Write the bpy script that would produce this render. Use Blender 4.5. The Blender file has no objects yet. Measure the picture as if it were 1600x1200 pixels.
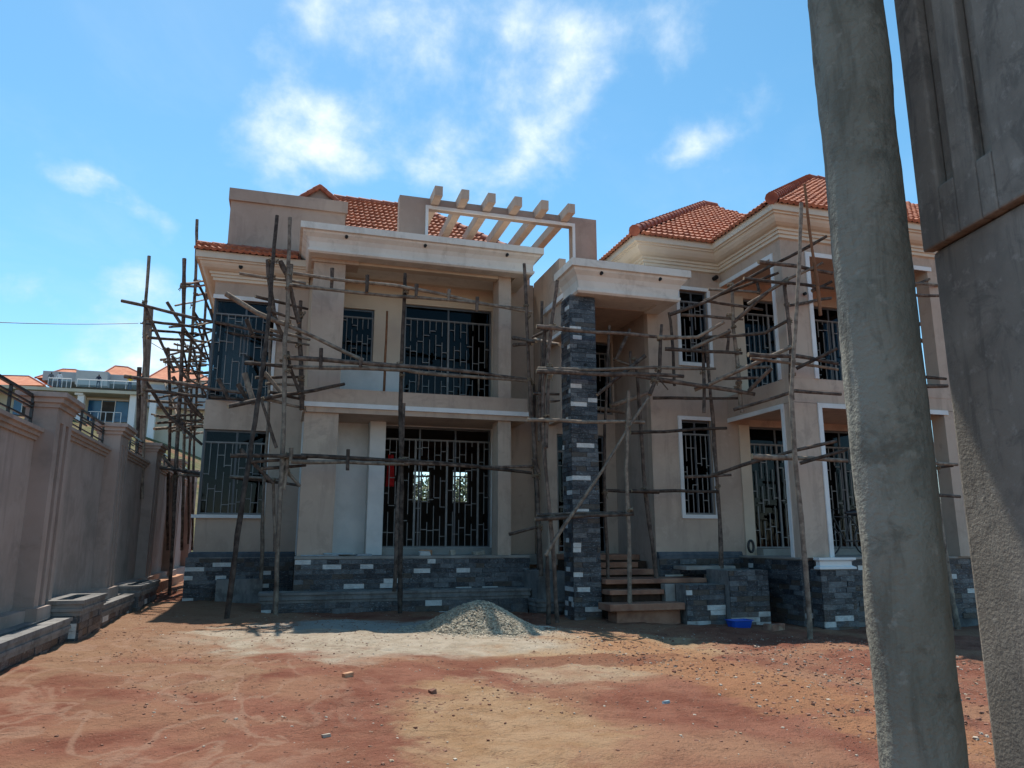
import bpy, bmesh, math, random
from mathutils import Vector, noise
R_ = random.Random(7)
S = bpy.context.scene
COL = S.collection

# ------------------------------------------------------------------ camera
FPX, HOR, YAW, EYE = 1175.0, 243.0, math.radians(16.7), 1.6
PITCH = math.atan(HOR / FPX)
cam = bpy.data.cameras.new('camera')
cam.sensor_width = 36.0
cam.lens = FPX / 1600 * 36.0
cam.clip_start = 0.05
cam.clip_end = 6000
camo = bpy.data.objects.new('camera', cam)
COL.objects.link(camo)
camo.location = (0, 0, EYE)
camo.rotation_euler = (math.pi / 2 + PITCH, 0, -YAW)
S.camera = camo
S.cycles.max_bounces = 6; S.cycles.diffuse_bounces = 4; S.cycles.glossy_bounces = 3; S.cycles.transparent_max_bounces = 8
S.render.resolution_x, S.render.resolution_y = 1024, 768

_sy, _cy, _sp, _cp = math.sin(YAW), math.cos(YAW), math.sin(PITCH), math.cos(PITCH)
CF = Vector((_sy * _cp, _cy * _cp, _sp)); CR = Vector((_cy, -_sy, 0)); CU = CR.cross(CF)
def ray(px, py): return CF + CR * ((px - 800) / FPX) - CU * ((py - 600) / FPX)
def yat(px, py, Y): d = ray(px, py); return Vector((0, 0, EYE)) + d * (Y / d.y)
def xat(px, py, X): d = ray(px, py); return Vector((0, 0, EYE)) + d * (X / d.x)

# ------------------------------------------------------------------ light
SUN_EL, SUN_AZ = math.radians(66), math.radians(-4)      # azimuth from +Y towards +X
SUNV = Vector((math.sin(SUN_AZ) * math.cos(SUN_EL), math.cos(SUN_AZ) * math.cos(SUN_EL), math.sin(SUN_EL)))
sun = bpy.data.lights.new('sun', 'SUN')
sun.energy = 2.9; sun.angle = math.radians(0.53); sun.color = (1.0, 0.94, 0.85)
suno = bpy.data.objects.new('sun', sun); COL.objects.link(suno)
suno.rotation_euler = (-SUNV).to_track_quat('-Z', 'Y').to_euler()
S.view_settings.view_transform = 'Standard'
S.view_settings.look = 'None'
S.view_settings.exposure = 1.0
S.view_settings.gamma = 1.0
S.view_settings.use_curve_mapping = False

# node helper
class NT:
    def __init__(s, tree): s.t = tree; s.n = tree.nodes; s.l = tree.links
    def new(s, typ, ins=None, **kw):
        nd = s.n.new(typ)
        for k, v in kw.items(): setattr(nd, k, v)
        for k, v in (ins or {}).items():
            sock = nd.inputs[k]
            if isinstance(v, bpy.types.NodeSocket): s.l.new(v, sock)
            else: sock.default_value = v
        return nd
    def math(s, op, a, b=0.0, c=0.0, clamp=False):
        nd = s.n.new('ShaderNodeMath'); nd.operation = op; nd.use_clamp = clamp
        for i, v in enumerate((a, b, c)):
            if isinstance(v, bpy.types.NodeSocket): s.l.new(v, nd.inputs[i])
            else: nd.inputs[i].default_value = v
        return nd.outputs[0]
    def vmath(s, op, a, b=(0, 0, 0), out=0):
        nd = s.n.new('ShaderNodeVectorMath'); nd.operation = op
        for i, v in enumerate((a, b)):
            if isinstance(v, bpy.types.NodeSocket): s.l.new(v, nd.inputs[i])
            else: nd.inputs[i].default_value = v
        return nd.outputs[out]
    def mix(s, f, a, b, mode='MIX'):
        nd = s.n.new('ShaderNodeMix'); nd.data_type = 'RGBA'; nd.blend_type = mode
        for k, v in ((0, f), (6, a), (7, b)):
            if isinstance(v, bpy.types.NodeSocket): s.l.new(v, nd.inputs[k])
            elif k == 0: nd.inputs[0].default_value = v
            else: nd.inputs[k].default_value = tuple(v) + (1,) if len(v) == 3 else v
        return nd.outputs[2]
    def noise(s, vec, scale, detail=4, rough=0.55, dist=0.0):
        return s.new('ShaderNodeTexNoise', {'Vector': vec, 'Scale': scale, 'Detail': detail, 'Roughness': rough, 'Distortion': dist}).outputs[0]
    def smooth(s, v, lo, hi, a=0.0, b=1.0):
        nd = s.new('ShaderNodeMapRange', {'From Min': lo, 'From Max': hi, 'To Min': a, 'To Max': b}, interpolation_type='SMOOTHSTEP')
        s.l.new(v, nd.inputs['Value']); return nd.outputs[0]

w = bpy.data.worlds.new('World'); S.world = w; w.use_nodes = True
nt = NT(w.node_tree); nt.n.clear()
sky = nt.new('ShaderNodeTexSky', sky_type='NISHITA', sun_disc=False)
sky.sun_elevation = SUN_EL; sky.sun_rotation = SUN_AZ
sky.altitude = 1100; sky.air_density = 1.0; sky.dust_density = 0.6; sky.ozone_density = 1.6
geo = nt.new('ShaderNodeTexCoord').outputs['Generated']
dirv = nt.vmath('NORMALIZE', geo)
sep = nt.new('ShaderNodeSeparateXYZ', {0: dirv})
zc = nt.math('MAXIMUM', sep.outputs[2], 0.05)
zc = nt.math('ADD', zc, 0.12)
plane = nt.new('ShaderNodeCombineXYZ', {0: nt.math('DIVIDE', sep.outputs[0], zc), 1: nt.math('DIVIDE', sep.outputs[1], zc), 2: 0.0}).outputs[0]
n1 = nt.math('ADD', nt.math('MULTIPLY', nt.noise(dirv, 7.0, 10, 0.58, 0.1), .72), nt.math('MULTIPLY', nt.noise(plane, 2.6, 7, 0.6, 0.3), .28))
n2 = nt.noise(plane, 1.4, 3, 0.5, 0.2)
def blob(px, py, a, b, rot, amp):                       # a cloud bank at its place in the sky
    d = ray(px, py).normalized()
    rt = d.cross(Vector((0, 0, 1))).normalized(); up = rt.cross(d)
    c, s_ = math.cos(rot), math.sin(rot)
    u = (rt * c + up * s_) / a; v = (up * c - rt * s_) / b
    du = nt.vmath('DOT_PRODUCT', dirv, tuple(u), out=1); dv = nt.vmath('DOT_PRODUCT', dirv, tuple(v), out=1)
    front = nt.math('GREATER_THAN', nt.vmath('DOT_PRODUCT', dirv, tuple(d), out=1), 0.3)
    r2 = nt.math('ADD', nt.math('MULTIPLY', du, du), nt.math('MULTIPLY', dv, dv))
    g = nt.math('POWER', 2.718, nt.math('MULTIPLY', r2, -1.0))
    return nt.math('MULTIPLY', nt.math('MULTIPLY', g, amp), front)
acc = None
for bl in [(585, 225, .17, .062, -.05, .62), (700, 75, .16, .12, -.45, .42), (800, 85, .12, .07, -.5, .36), (720, 200, .09, .07, .3, .42),
           (460, 215, .07, .045, .2, .4), (210, 318, .12, .026, -.42, .5), (195, 440, .055, .035, .2, .46), (1065, 230, .06, .030, .25, .58),
           (1000, 80, .10, .08, .4, .26), (640, 30, .12, .05, 0, .38), (130, 290, .04, .02, 0, .4), (250, 545, .09, .05, .0, .5),
           (0, 440, .05, .03, 0, .4), (180, 560, .08, .04, 0, .42), (300, 470, .07, .03, .1, .3), (500, 25, .07, .04, .2, .3), (880, 110, .06, .05, .6, .3), (1050, 55, .035, .05, 1.2, .3)]:
    g = blob(*bl)
    acc = g if acc is None else nt.math('ADD', acc, g)
acc = nt.math('MINIMUM', nt.math('MULTIPLY', acc, 1.12), 0.62)
base = nt.math('MULTIPLY', nt.smooth(n2, 0.50, 0.80), 0.30)     # scattered fair-weather cloud everywhere else
dens = nt.math('ADD', nt.math('MULTIPLY', nt.math('SUBTRACT', n1, 0.5), 3.0), nt.math('ADD', acc, base))
cl = nt.smooth(dens, 0.22, 1.10)
cl = nt.math('MULTIPLY', cl, 0.95)
wisp = nt.math('MULTIPLY', nt.smooth(nt.noise(plane, 1.6, 6, .6, .6), .45, .8), 0.14)
cl = nt.math('MAXIMUM', cl, wisp)
hs = nt.new('ShaderNodeHueSaturation', {'Hue': .480, 'Saturation': 1.20, 'Value': .69, 'Color': sky.outputs[0]})
ccol = nt.mix(nt.smooth(dens, .4, 1.2), (2.8, 3.3, 3.7), (4.3, 4.5, 4.6))
skyc = nt.mix(cl, hs.outputs[0], ccol)
bg = nt.new('ShaderNodeBackground', {'Color': skyc, 'Strength': 0.15})
nt.l.new(bg.outputs[0], nt.new('ShaderNodeOutputWorld').inputs[0])

# ------------------------------------------------------------------ materials
def base_mat(name, rough=0.8, metallic=0.0, spec=0.3):
    m = bpy.data.materials.new(name); m.use_nodes = True
    n = NT(m.node_tree); n.n.clear()
    b = n.new('ShaderNodeBsdfPrincipled', {'Roughness': rough, 'Metallic': metallic, 'Specular IOR Level': spec})
    n.l.new(b.outputs[0], n.new('ShaderNodeOutputMaterial').inputs[0])
    pos = n.new('ShaderNodeNewGeometry').outputs['Position']
    return m, n, b, pos
def pm(name, c1, c2, scale=3.0, rough=0.8, bump=0.2, bscale=40.0, c3=None, s3=0.6, lo=.35, hi=.65, spec=0.3, rnd=0.0, bdist=0.01, stretch=None, metallic=0.0):
    m, n, b, pos = base_mat(name, rough, metallic, spec)
    if stretch: pos = n.vmath('MULTIPLY', pos, stretch)
    f = n.smooth(n.noise(pos, scale, 4, .6), lo, hi)
    col = n.mix(f, c1, c2)
    if c3 is not None:
        col = n.mix(n.smooth(n.noise(n.vmath('ADD', pos, (7.3, 1.1, 4.2)), s3, 5, .6), .48, .72), col, c3)
    if rnd:
        oi = n.new('ShaderNodeObjectInfo').outputs['Random']
        k = n.math('ADD', n.math('MULTIPLY', oi, rnd * 2), 1 - rnd)
        hsv = n.new('ShaderNodeHueSaturation', {'Color': col, 'Value': k}); col = hsv.outputs[0]
    n.l.new(col, b.inputs['Base Color'])
    if bump:
        bp = n.new('ShaderNodeBump', {'Strength': bump, 'Distance': bdist, 'Height': n.noise(pos, bscale, 3, .6)})
        n.l.new(bp.outputs[0], b.inputs['Normal'])
    return m
M = {}
M['plaster'] = pm('tan_plaster', (.475, .365, .285), (.53, .41, .32), 1.3, .9, .25, 60, (.42, .325, .255), .45, bdist=.004)
M['plaster_d'] = pm('brown_plaster', (.37, .275, .22), (.41, .31, .25), 1.3, .9, .25, 60, (.33, .25, .205), .5, bdist=.004)
M['inner'] = pm('cream_plaster', (.56, .46, .35), (.62, .52, .40), 1.2, .9, .15, 50, (.50, .42, .33), .6, bdist=.004)
M['skim'] = pm('white_skim_coat', (.62, .62, .60), (.70, .69, .66), 2.2, .85, .12, 60, (.54, .52, .48), .9, bdist=.004)
M['white'] = pm('white_paint', (.70, .71, .70), (.76, .76, .74), 2.5, .6, .1, 50, (.62, .61, .58), 1.1, bdist=.003)
M['cream'] = pm('cream_paint', (.64, .565, .45), (.70, .62, .50), 1.6, .7, .12, 50, (.58, .51, .41), .8, bdist=.003)
M['fascia'] = pm('off_white_render', (.68, .635, .56), (.74, .69, .61), 1.4, .75, .15, 45, (.60, .55, .48), .7, bdist=.003)
M['wallgrey'] = pm('mauve_brown_render', (.35, .272, .232), (.395, .31, .268), 1.2, .92, .3, 70, (.255, .21, .18), .9, bdist=.004)
M['tile'] = pm('terracotta_tile', (.31, .105, .062), (.50, .19, .105), 7.0, .8, .15, 60, (.24, .085, .055), 3.0, bdist=.004)
M['ridge'] = pm('terracotta_ridge', (.28, .085, .052), (.40, .13, .075), 4.0, .75, .15, 60, (.22, .07, .05), 3., bdist=.004)
M['void'] = pm('shade_dark_interior', (.055, .05, .045), (.075, .065, .06), 1.5, .9, .1, 20)  # near-black colour carries the dimness of the rooms, not their real finish
M['slab'] = pm('raw_concrete', (.25, .235, .21), (.33, .31, .28), 2.2, .92, .4, 30, (.19, .16, .135), .9)
M['stepc'] = pm('red_stained_concrete', (.27, .13, .082), (.36, .19, .125), 3.0, .92, .4, 30, (.17, .085, .06), 1.5)
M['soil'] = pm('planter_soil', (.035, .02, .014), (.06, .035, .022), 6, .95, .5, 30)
M['coping'] = pm('moulded_cement_coping', (.17, .165, .16), (.24, .23, .215), 2.5, .85, .3, 40, (.12, .115, .11), 1.2)
M['cement'] = pm('wet_cement_screed', (.07, .085, .10), (.11, .125, .14), 5, .85, .6, 25)
M['grille'] = pm('grey_painted_steel', (.19, .187, .18), (.24, .235, .225), 6, .5, 0, 1)
M['frame'] = pm('dark_aluminium_frame', (.06, .065, .075), (.085, .09, .10), 6, .4, 0, 1, spec=.5)
M['black'] = pm('black_painted_steel', (.012, .012, .014), (.02, .02, .022), 6, .4, 0, 1, spec=.5)
M['pipehole'] = pm('black_plastic_pipe', (.008, .008, .008), (.012, .012, .012), 6, .6, 0, 1)
M['bark'] = pm('weathered_eucalyptus_bark', (.062, .044, .035), (.15, .112, .088), 9, .9, .8, 60, (.035, .024, .02), 5, rnd=.4, bdist=.006)
M['barkpale'] = pm('stripped_pale_pole', (.16, .122, .094), (.28, .225, .172), 9, .88, .7, 60, (.09, .062, .046), 5, rnd=.2, bdist=.006)
M['barkend'] = pm('sawn_pole_end', (.30, .21, .13), (.42, .31, .20), 12, .85, .3, 60)
M['rust'] = pm('rusty_steel_pipe', (.17, .07, .03), (.25, .11, .05), 8, .7, .2, 50)
M['rope'] = pm('sisal_lashing', (.16, .12, .08), (.24, .19, .13), 20, .95, .5, 90)
M['pole'] = pm('rough_grey_concrete', (.215, .21, .165), (.28, .273, .22), 2.3, .93, .9, 70, (.16, .155, .12), 1.7, bdist=.006)
def stain(m, dark, pale, sc=1.6):
    nt_ = NT(m.node_tree); b = [q for q in nt_.n if q.type == 'BSDF_PRINCIPLED'][0]; src = b.inputs['Base Color'].links[0].from_socket
    pos = nt_.new('ShaderNodeNewGeometry').outputs['Position']
    run = nt_.noise(nt_.vmath('MULTIPLY', pos, (5, 5, .7)), sc * 2.2, 5, .65, .4); blot = nt_.noise(nt_.vmath('ADD', pos, (3, 9, 1)), sc * 5, 6, .7, .6)
    c = nt_.mix(nt_.math('MULTIPLY', nt_.smooth(run, .50, .68), .6), src, dark); c = nt_.mix(nt_.math('MULTIPLY', nt_.smooth(blot, .52, .66), .6), c, dark)
    c = nt_.mix(nt_.math('MULTIPLY', nt_.smooth(nt_.noise(pos, sc * 14, 5, .7), .55, .7), .5), c, pale)
    nt_.l.new(c, b.inputs['Base Color'])
stain(M['pole'], (.115, .11, .085), (.36, .35, .29))
M['gatep'] = pm('coarse_grey_render', (.25, .225, .185), (.33, .30, .25), 3.5, .95, .55, 120, (.18, .165, .14), 2.4, bdist=.004)
stain(M['gatep'], (.13, .12, .105), (.40, .37, .32), 2.2)
M['blue'] = pm('blue_plastic', (.01, .07, .42), (.012, .085, .47), 4, .35, .05, 30, spec=.5)
M['red'] = pm('red_cloth', (.36, .015, .015), (.46, .02, .02), 8, .9, .3, 60)
M['paleboard'] = pm('dusty_pale_board', (.30, .34, .37), (.44, .46, .47), 8, .8, .3, 40, (.22, .23, .24), 3)
M['brickm'] = pm('broken_brick', (.42, .20, .11), (.52, .30, .18), 12, .9, .5, 50)
M['hbrick'] = pm('dusty_stone', (.36, .30, .24), (.48, .42, .34), 12, .9, .5, 50)
M['gravel'] = pm('crushed_granite', (.34, .29, .22), (.60, .52, .39), 14, .9, .2, 60, (.18, .155, .125), 18)
M['clod'] = pm('earth_clod', (.15, .068, .048), (.27, .14, .095), 5, .95, .5, 60, (.38, .29, .20), 3)
M['bluedust'] = pm('pale_blue_tile_shard', (.24, .34, .38), (.34, .43, .46), 8, .7, .2, 40)
M['nwall'] = pm('pale_yellow_wall', (.50, .46, .36), (.56, .52, .42), .6, .9, 0, 1)
M['ngrey'] = pm('grey_storey_wall', (.30, .33, .36), (.36, .39, .41), .4, .9, 0, 1)
M['ncol'] = pm('white_column', (.72, .73, .74), (.78, .78, .78), .5, .6, 0, 1)
M['ntile'] = pm('distant_clay_roof', (.48, .17, .09), (.58, .24, .13), 1.2, .85, .4, 6, bdist=.1)
M['bluepane'] = pm('blue_tinted_pane', (.012, .07, .17), (.02, .11, .24), .5, .15, 0, 1, spec=.6)
M['skin'] = pm('skin', (.10, .055, .035), (.12, .065, .04), 8, .6, 0, 1)
M['shirtA'] = pm('pale_shirt', (.55, .58, .62), (.6, .62, .66), 8, .9, 0, 1)
M['navy'] = pm('dark_trousers', (.02, .025, .06), (.03, .035, .07), 8, .9, 0, 1)
M['yellow'] = pm('yellow_vest', (.65, .42, .02), (.70, .46, .03), 8, .7, 0, 1)
M['leaf'] = pm('green_leaf', (.045, .085, .02), (.10, .14, .035), 3, .6, 0, 1)
M['wood'] = pm('creosoted_pole', (.16, .125, .095), (.23, .18, .14), 5, .9, .5, 40)
ST = []
for nm, a, b, c in [('slate_dark', (.014, .018, .024), (.040, .046, .056), (.24, .26, .27)), ('slate_blue', (.038, .044, .051), (.08, .09, .10), (.30, .33, .34)),
                    ('slate_grey', (.075, .085, .092), (.14, .15, .158), (.27, .28, .28)), ('slate_brown', (.05, .042, .036), (.085, .07, .058), (.13, .11, .09)),
                    ('pale_quartzite', (.52, .52, .50), (.66, .66, .63), (.44, .43, .40))]:
    m, n, bs, pos = base_mat(nm, .45, 0, .4)
    col = n.mix(n.smooth(n.noise(pos, 7, 6, .65, .8), .35, .65), a, b)
    vein = n.smooth(n.noise(n.vmath('MULTIPLY', pos, (1, 1, 2.2)), 9, 7, .7, 2.5), .55, .64)
    col = n.mix(n.math('MULTIPLY', vein, .75), col, c)
    dust = n.smooth(n.new('ShaderNodeSeparateXYZ', {0: pos}).outputs[2], .55, -.05)
    dm = n.math('MULTIPLY', dust, n.smooth(n.noise(pos, 4, 5), .3, .75))
    col = n.mix(n.math('MULTIPLY', dm, .55), col, (.17, .105, .07))       # splashed earth near the ground
    n.l.new(col, bs.inputs['Base Color'])
    n.l.new(n.new('ShaderNodeBump', {'Strength': .8, 'Distance': .02, 'Height': n.noise(pos, 18, 6, .6, 1)}).outputs[0], bs.inputs['Normal'])
    ST.append(m)
stain(M['plaster'], (.37, .285, .225), (.54, .43, .345), .35)
stain(M['plaster_d'], (.29, .215, .175), (.42, .325, .265), .35)
stain(M['wallgrey'], (.26, .205, .178), (.41, .33, .285), .35)
stain(M['fascia'], (.52, .475, .41), (.76, .72, .65), .3)
stain(M['coping'], (.09, .08, .072), (.30, .285, .26), .6)
# window glass
def glassmat(name, tint, refl):
    m = bpy.data.materials.new(name); m.use_nodes = True; n = NT(m.node_tree); n.n.clear()
    t = n.new('ShaderNodeBsdfTransparent', {'Color': tint + (1,)}); g = n.new('ShaderNodeBsdfGlossy', {'Color': (.9, .95, 1, 1), 'Roughness': .03})
    fr = n.new('ShaderNodeFresnel', {'IOR': 1.5})
    mx = n.new('ShaderNodeMixShader', {0: n.math('MULTIPLY', fr.outputs[0], refl), 1: t.outputs[0], 2: g.outputs[0]})
    n.l.new(mx.outputs[0], n.new('ShaderNodeOutputMaterial').inputs[0]); return m
M['glass'] = glassmat('tinted_window_glass', (.20, .23, .26), .28)
M['clearglass'] = glassmat('clear_window_glass', (.52, .57, .60), .35)
M['railglass'] = glassmat('clear_rail_glass', (.75, .85, .88), 1.0)

# earth
m, n, b, pos = base_mat('red_earth', .95, 0, .15); M['earth'] = m
px_ = n.new('ShaderNodeSeparateXYZ', {0: pos}); X_, Y_ = px_.outputs[0], px_.outputs[1]
wob = n.noise(pos, .9, 6, .62, .6)
def ell(cx, cy, a, bb, k=1.1):
    u = n.math('DIVIDE', n.math('SUBTRACT', X_, cx), a); v = n.math('DIVIDE', n.math('SUBTRACT', Y_, cy), bb)
    r = n.math('ADD', n.math('ADD', n.math('MULTIPLY', u, u), n.math('MULTIPLY', v, v)), n.math('MULTIPLY', n.math('SUBTRACT', wob, .5), k * 4))
    return n.smooth(r, 1.25, .35)
red = n.mix(n.smooth(n.noise(pos, 1.6, 7, .6), .36, .66), (.25, .096, .062), (.355, .165, .110))
red = n.mix(n.smooth(n.noise(pos, .55, 4, .5, .5), .44, .66), red, (.40, .225, .14))
tan = n.mix(n.smooth(n.noise(pos, 2.4, 6, .6), .35, .65), (.42, .265, .145), (.50, .345, .21))
grey = n.mix(n.smooth(n.noise(pos, 3.1, 6, .6), .35, .65), (.48, .42, .32), (.60, .54, .43))
col = n.mix(n.math('MULTIPLY', ell(-1.4, 14, 2.4, 5.5), .8), red, n.mix(.5, tan, (.34, .215, .15)))
col = n.mix(ell(1.9, 6.4, 1.0, 1.8), col, tan)
col = n.mix(ell(3.6, 9.0, 1.2, 1.1), col, n.mix(.35, tan, grey))
col = n.mix(ell(4.5, 11.2, 2.5, 1.9, .8), col, n.mix(.25, tan, (.66, .53, .35)))
col = n.mix(ell(1.9, 12.6, 3.3, 2.4, .8), col, grey)
col = n.mix(n.math('MULTIPLY', ell(1.3, 14.2, 1.6, .9, .8), .75), col, (.36, .42, .41))
col = n.mix(n.math('MULTIPLY', ell(5.2, 8.6, .9, 4.5), .75), col, (.45, .24, .125))
col = n.mix(n.math('MULTIPLY', ell(3.5, 9.8, 1.8, .5), .8), col, (.26, .105, .065))
rill = n.math('ABSOLUTE', n.math('SUBTRACT', n.noise(n.vmath('MULTIPLY', pos, (1.0, .55, 1)), 1.1, 5, .5, .6), .5))
rm = n.math('MULTIPLY', n.smooth(rill, .035, .005), ell(-1.6, 8.5, 2.6, 5.0, .6))
col = n.mix(n.math('MULTIPLY', rm, .55), col, (.47, .31, .22))
speck = n.smooth(n.noise(pos, 38, 3, .6), .62, .72)
col = n.mix(n.math('MULTIPLY', speck, .35), col, (.50, .40, .30))
dark = n.smooth(n.noise(pos, 5, 6, .75, .4), .54, .70)
col = n.mix(n.math('MULTIPLY', dark, .55), col, (.15, .07, .045))
gm = n.math('MULTIPLY', n.smooth(Y_, 30, 36), n.smooth(n.noise(pos, .2, 5), .30, .5))
col = n.mix(1.0, col, (.76, .71, .685), 'MULTIPLY')
col = n.mix(gm, col, n.mix(n.smooth(n.noise(pos, .7, 6), .35, .65), (.09, .095, .035), (.17, .14, .075)))
n.l.new(col, b.inputs['Base Color'])
hb = n.math('ADD', n.noise(pos, 7, 6, .68), n.math('MULTIPLY', n.noise(pos, 45, 4, .6), .35))
n.l.new(n.new('ShaderNodeBump', {'Strength': 1.0, 'Distance': .09, 'Height': hb}).outputs[0], b.inputs['Normal'])

# ------------------------------------------------------------------ mesh helpers
class MB:
    def __init__(s): s.v = []; s.f = []; s.m = []
    def quad(s, pts, mi=0):
        i = len(s.v); s.v += [tuple(p) for p in pts]; s.f.append(tuple(range(i, i + len(pts)))); s.m.append(mi); return s
    def box(s, x0, x1, y0, y1, z0, z1, mi=0):
        i = len(s.v)
        s.v += [(x0, y0, z0), (x1, y0, z0), (x1, y1, z0), (x0, y1, z0), (x0, y0, z1), (x1, y0, z1), (x1, y1, z1), (x0, y1, z1)]
        for f in ((0, 3, 2, 1), (4, 5, 6, 7), (0, 1, 5, 4), (1, 2, 6, 5), (2, 3, 7, 6), (3, 0, 4, 7)):
            s.f.append(tuple(i + k for k in f)); s.m.append(mi)
        return s
    def grid(s, xs, ys, zs, hole, mi=0):
        """solid from a cell grid, holes left out, outer faces only"""
        nx, ny, nz = len(xs) - 1, len(ys) - 1, len(zs) - 1
        fl = lambda a, b, c: 0 <= a < nx and 0 <= b < ny and 0 <= c < nz and not hole((xs[a] + xs[a + 1]) / 2, (ys[b] + ys[b + 1]) / 2, (zs[c] + zs[c + 1]) / 2)
        for a in range(nx):
            for b in range(ny):
                for c in range(nz):
                    if not fl(a, b, c): continue
                    x0, x1, y0, y1, z0, z1 = xs[a], xs[a + 1], ys[b], ys[b + 1], zs[c], zs[c + 1]
                    for d, q in (((-1, 0, 0), ((x0, y0, z0), (x0, y0, z1), (x0, y1, z1), (x0, y1, z0))), ((1, 0, 0), ((x1, y0, z0), (x1, y1, z0), (x1, y1, z1), (x1, y0, z1))),
                                 ((0, -1, 0), ((x0, y0, z0), (x1, y0, z0), (x1, y0, z1), (x0, y0, z1))), ((0, 1, 0), ((x0, y1, z0), (x0, y1, z1), (x1, y1, z1), (x1, y1, z0))),
                                 ((0, 0, -1), ((x0, y0, z0), (x0, y1, z0), (x1, y1, z0), (x1, y0, z0))), ((0, 0, 1), ((x0, y0, z1), (x1, y0, z1), (x1, y1, z1), (x0, y1, z1)))):
                        if not fl(a + d[0], b + d[1], c + d[2]): s.quad(q, mi)
        return s
    def tube(s, pts, rads, seg=8, mi=0, cap=0):
        pts = [Vector(p) for p in pts]; i0 = len(s.v); N = len(pts)
        t = (pts[1] - pts[0]).normalized(); a = t.orthogonal().normalized()
        for k, p in enumerate(pts):
            t = (pts[min(k + 1, N - 1)] - pts[max(k - 1, 0)]).normalized()
            a = (a - t * a.dot(t)).normalized(); bb = t.cross(a)
            for j in range(seg):
                an = 2 * math.pi * j / seg
                s.v.append(tuple(p + (a * math.cos(an) + bb * math.sin(an)) * rads[k]))
        for k in range(N - 1):
            for j in range(seg):
                q = i0 + k * seg; jn = (j + 1) % seg
                s.f.append((q + j, q + jn, q + seg + jn, q + seg + j)); s.m.append(mi)
        s.f.append(tuple(i0 + j for j in reversed(range(seg)))); s.m.append(cap)
        s.f.append(tuple(i0 + (N - 1) * seg + j for j in range(seg))); s.m.append(cap)
        return s
    def sweep(s, prof, path, mi=0, closed=False):
        """profile of (out, z) along a plan path, outward to the right-hand side of travel, mitred"""
        P = [Vector((p[0], p[1])) for p in path]; N = len(P); off = []
        for k in range(N):
            d0 = (P[k] - P[k - 1]).normalized() if (k > 0 or closed) else None
            d1 = (P[(k + 1) % N] - P[k]).normalized() if (k < N - 1 or closed) else None
            n0 = Vector((d0.y, -d0.x)) if d0 else None; n1 = Vector((d1.y, -d1.x)) if d1 else None
            if n0 is None: off.append(n1)
            elif n1 is None: off.append(n0)
            else: mm = (n0 + n1); off.append(mm / (1 + n0.dot(n1)))
        i0 = len(s.v); L = len(prof)
        for k in range(N):
            for o, z in prof: s.v.append((P[k].x + off[k].x * o, P[k].y + off[k].y * o, z))
        for k in range(N if closed else N - 1):
            kn = (k + 1) % N
            for j in range(L):
                jn = (j + 1) % L
                s.f.append((i0 + k * L + j, i0 + kn * L + j, i0 + kn * L + jn, i0 + k * L + jn)); s.m.append(mi)
        if not closed:
            s.f.append(tuple(i0 + j for j in range(L))); s.m.append(mi)
            s.f.append(tuple(i0 + (N - 1) * L + j for j in reversed(range(L)))); s.m.append(mi)
        return s
    def build(s, name, mat, parent=None, smooth=False, kind=None, bevel=0, fix=True):
        me = bpy.data.meshes.new(name); me.from_pydata(s.v, [], s.f)
        mats = mat if isinstance(mat, (list, tuple)) else [mat]
        for q in mats: me.materials.append(q)
        me.polygons.foreach_set('material_index', s.m)
        if fix:
            bm = bmesh.new(); bm.from_mesh(me); bmesh.ops.recalc_face_normals(bm, faces=bm.faces); bm.to_mesh(me); bm.free()
        if smooth:
            me.polygons.foreach_set('use_smooth', [True] * len(me.polygons))
            me.set_sharp_from_angle(angle=math.radians(50))
        o = link(name, me, parent)
        if kind: o['kind'] = kind
        if bevel:
            md = o.modifiers.new('bevel', 'BEVEL'); md.width = bevel; md.segments = 2; md.limit_method = 'ANGLE'
        return o
def link(name, me, parent=None):
    o = bpy.data.objects.new(name, me); COL.objects.link(o)
    if parent:
        o.parent = parent
        o.location = -Vector(parent.location) if parent.parent is None else (0, 0, 0)
    return o
def tag(o, label, cat, group=None, kind=None):
    if label: o['label'] = label
    if cat: o['category'] = cat
    if group: o['group'] = group
    if kind: o['kind'] = kind
    return o
def thing(name, loc, label, cat, group=None):
    o = bpy.data.objects.new(name, None); COL.objects.link(o); o.location = loc; o.empty_display_size = .3
    return tag(o, label, cat, group)
def structure(o): o['kind'] = 'structure'; return o
def bx(name, x0, x1, y0, y1, z0, z1, mat, parent, **k): return MB().box(x0, x1, y0, y1, z0, z1).build(name, mat, parent, **k)

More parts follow.
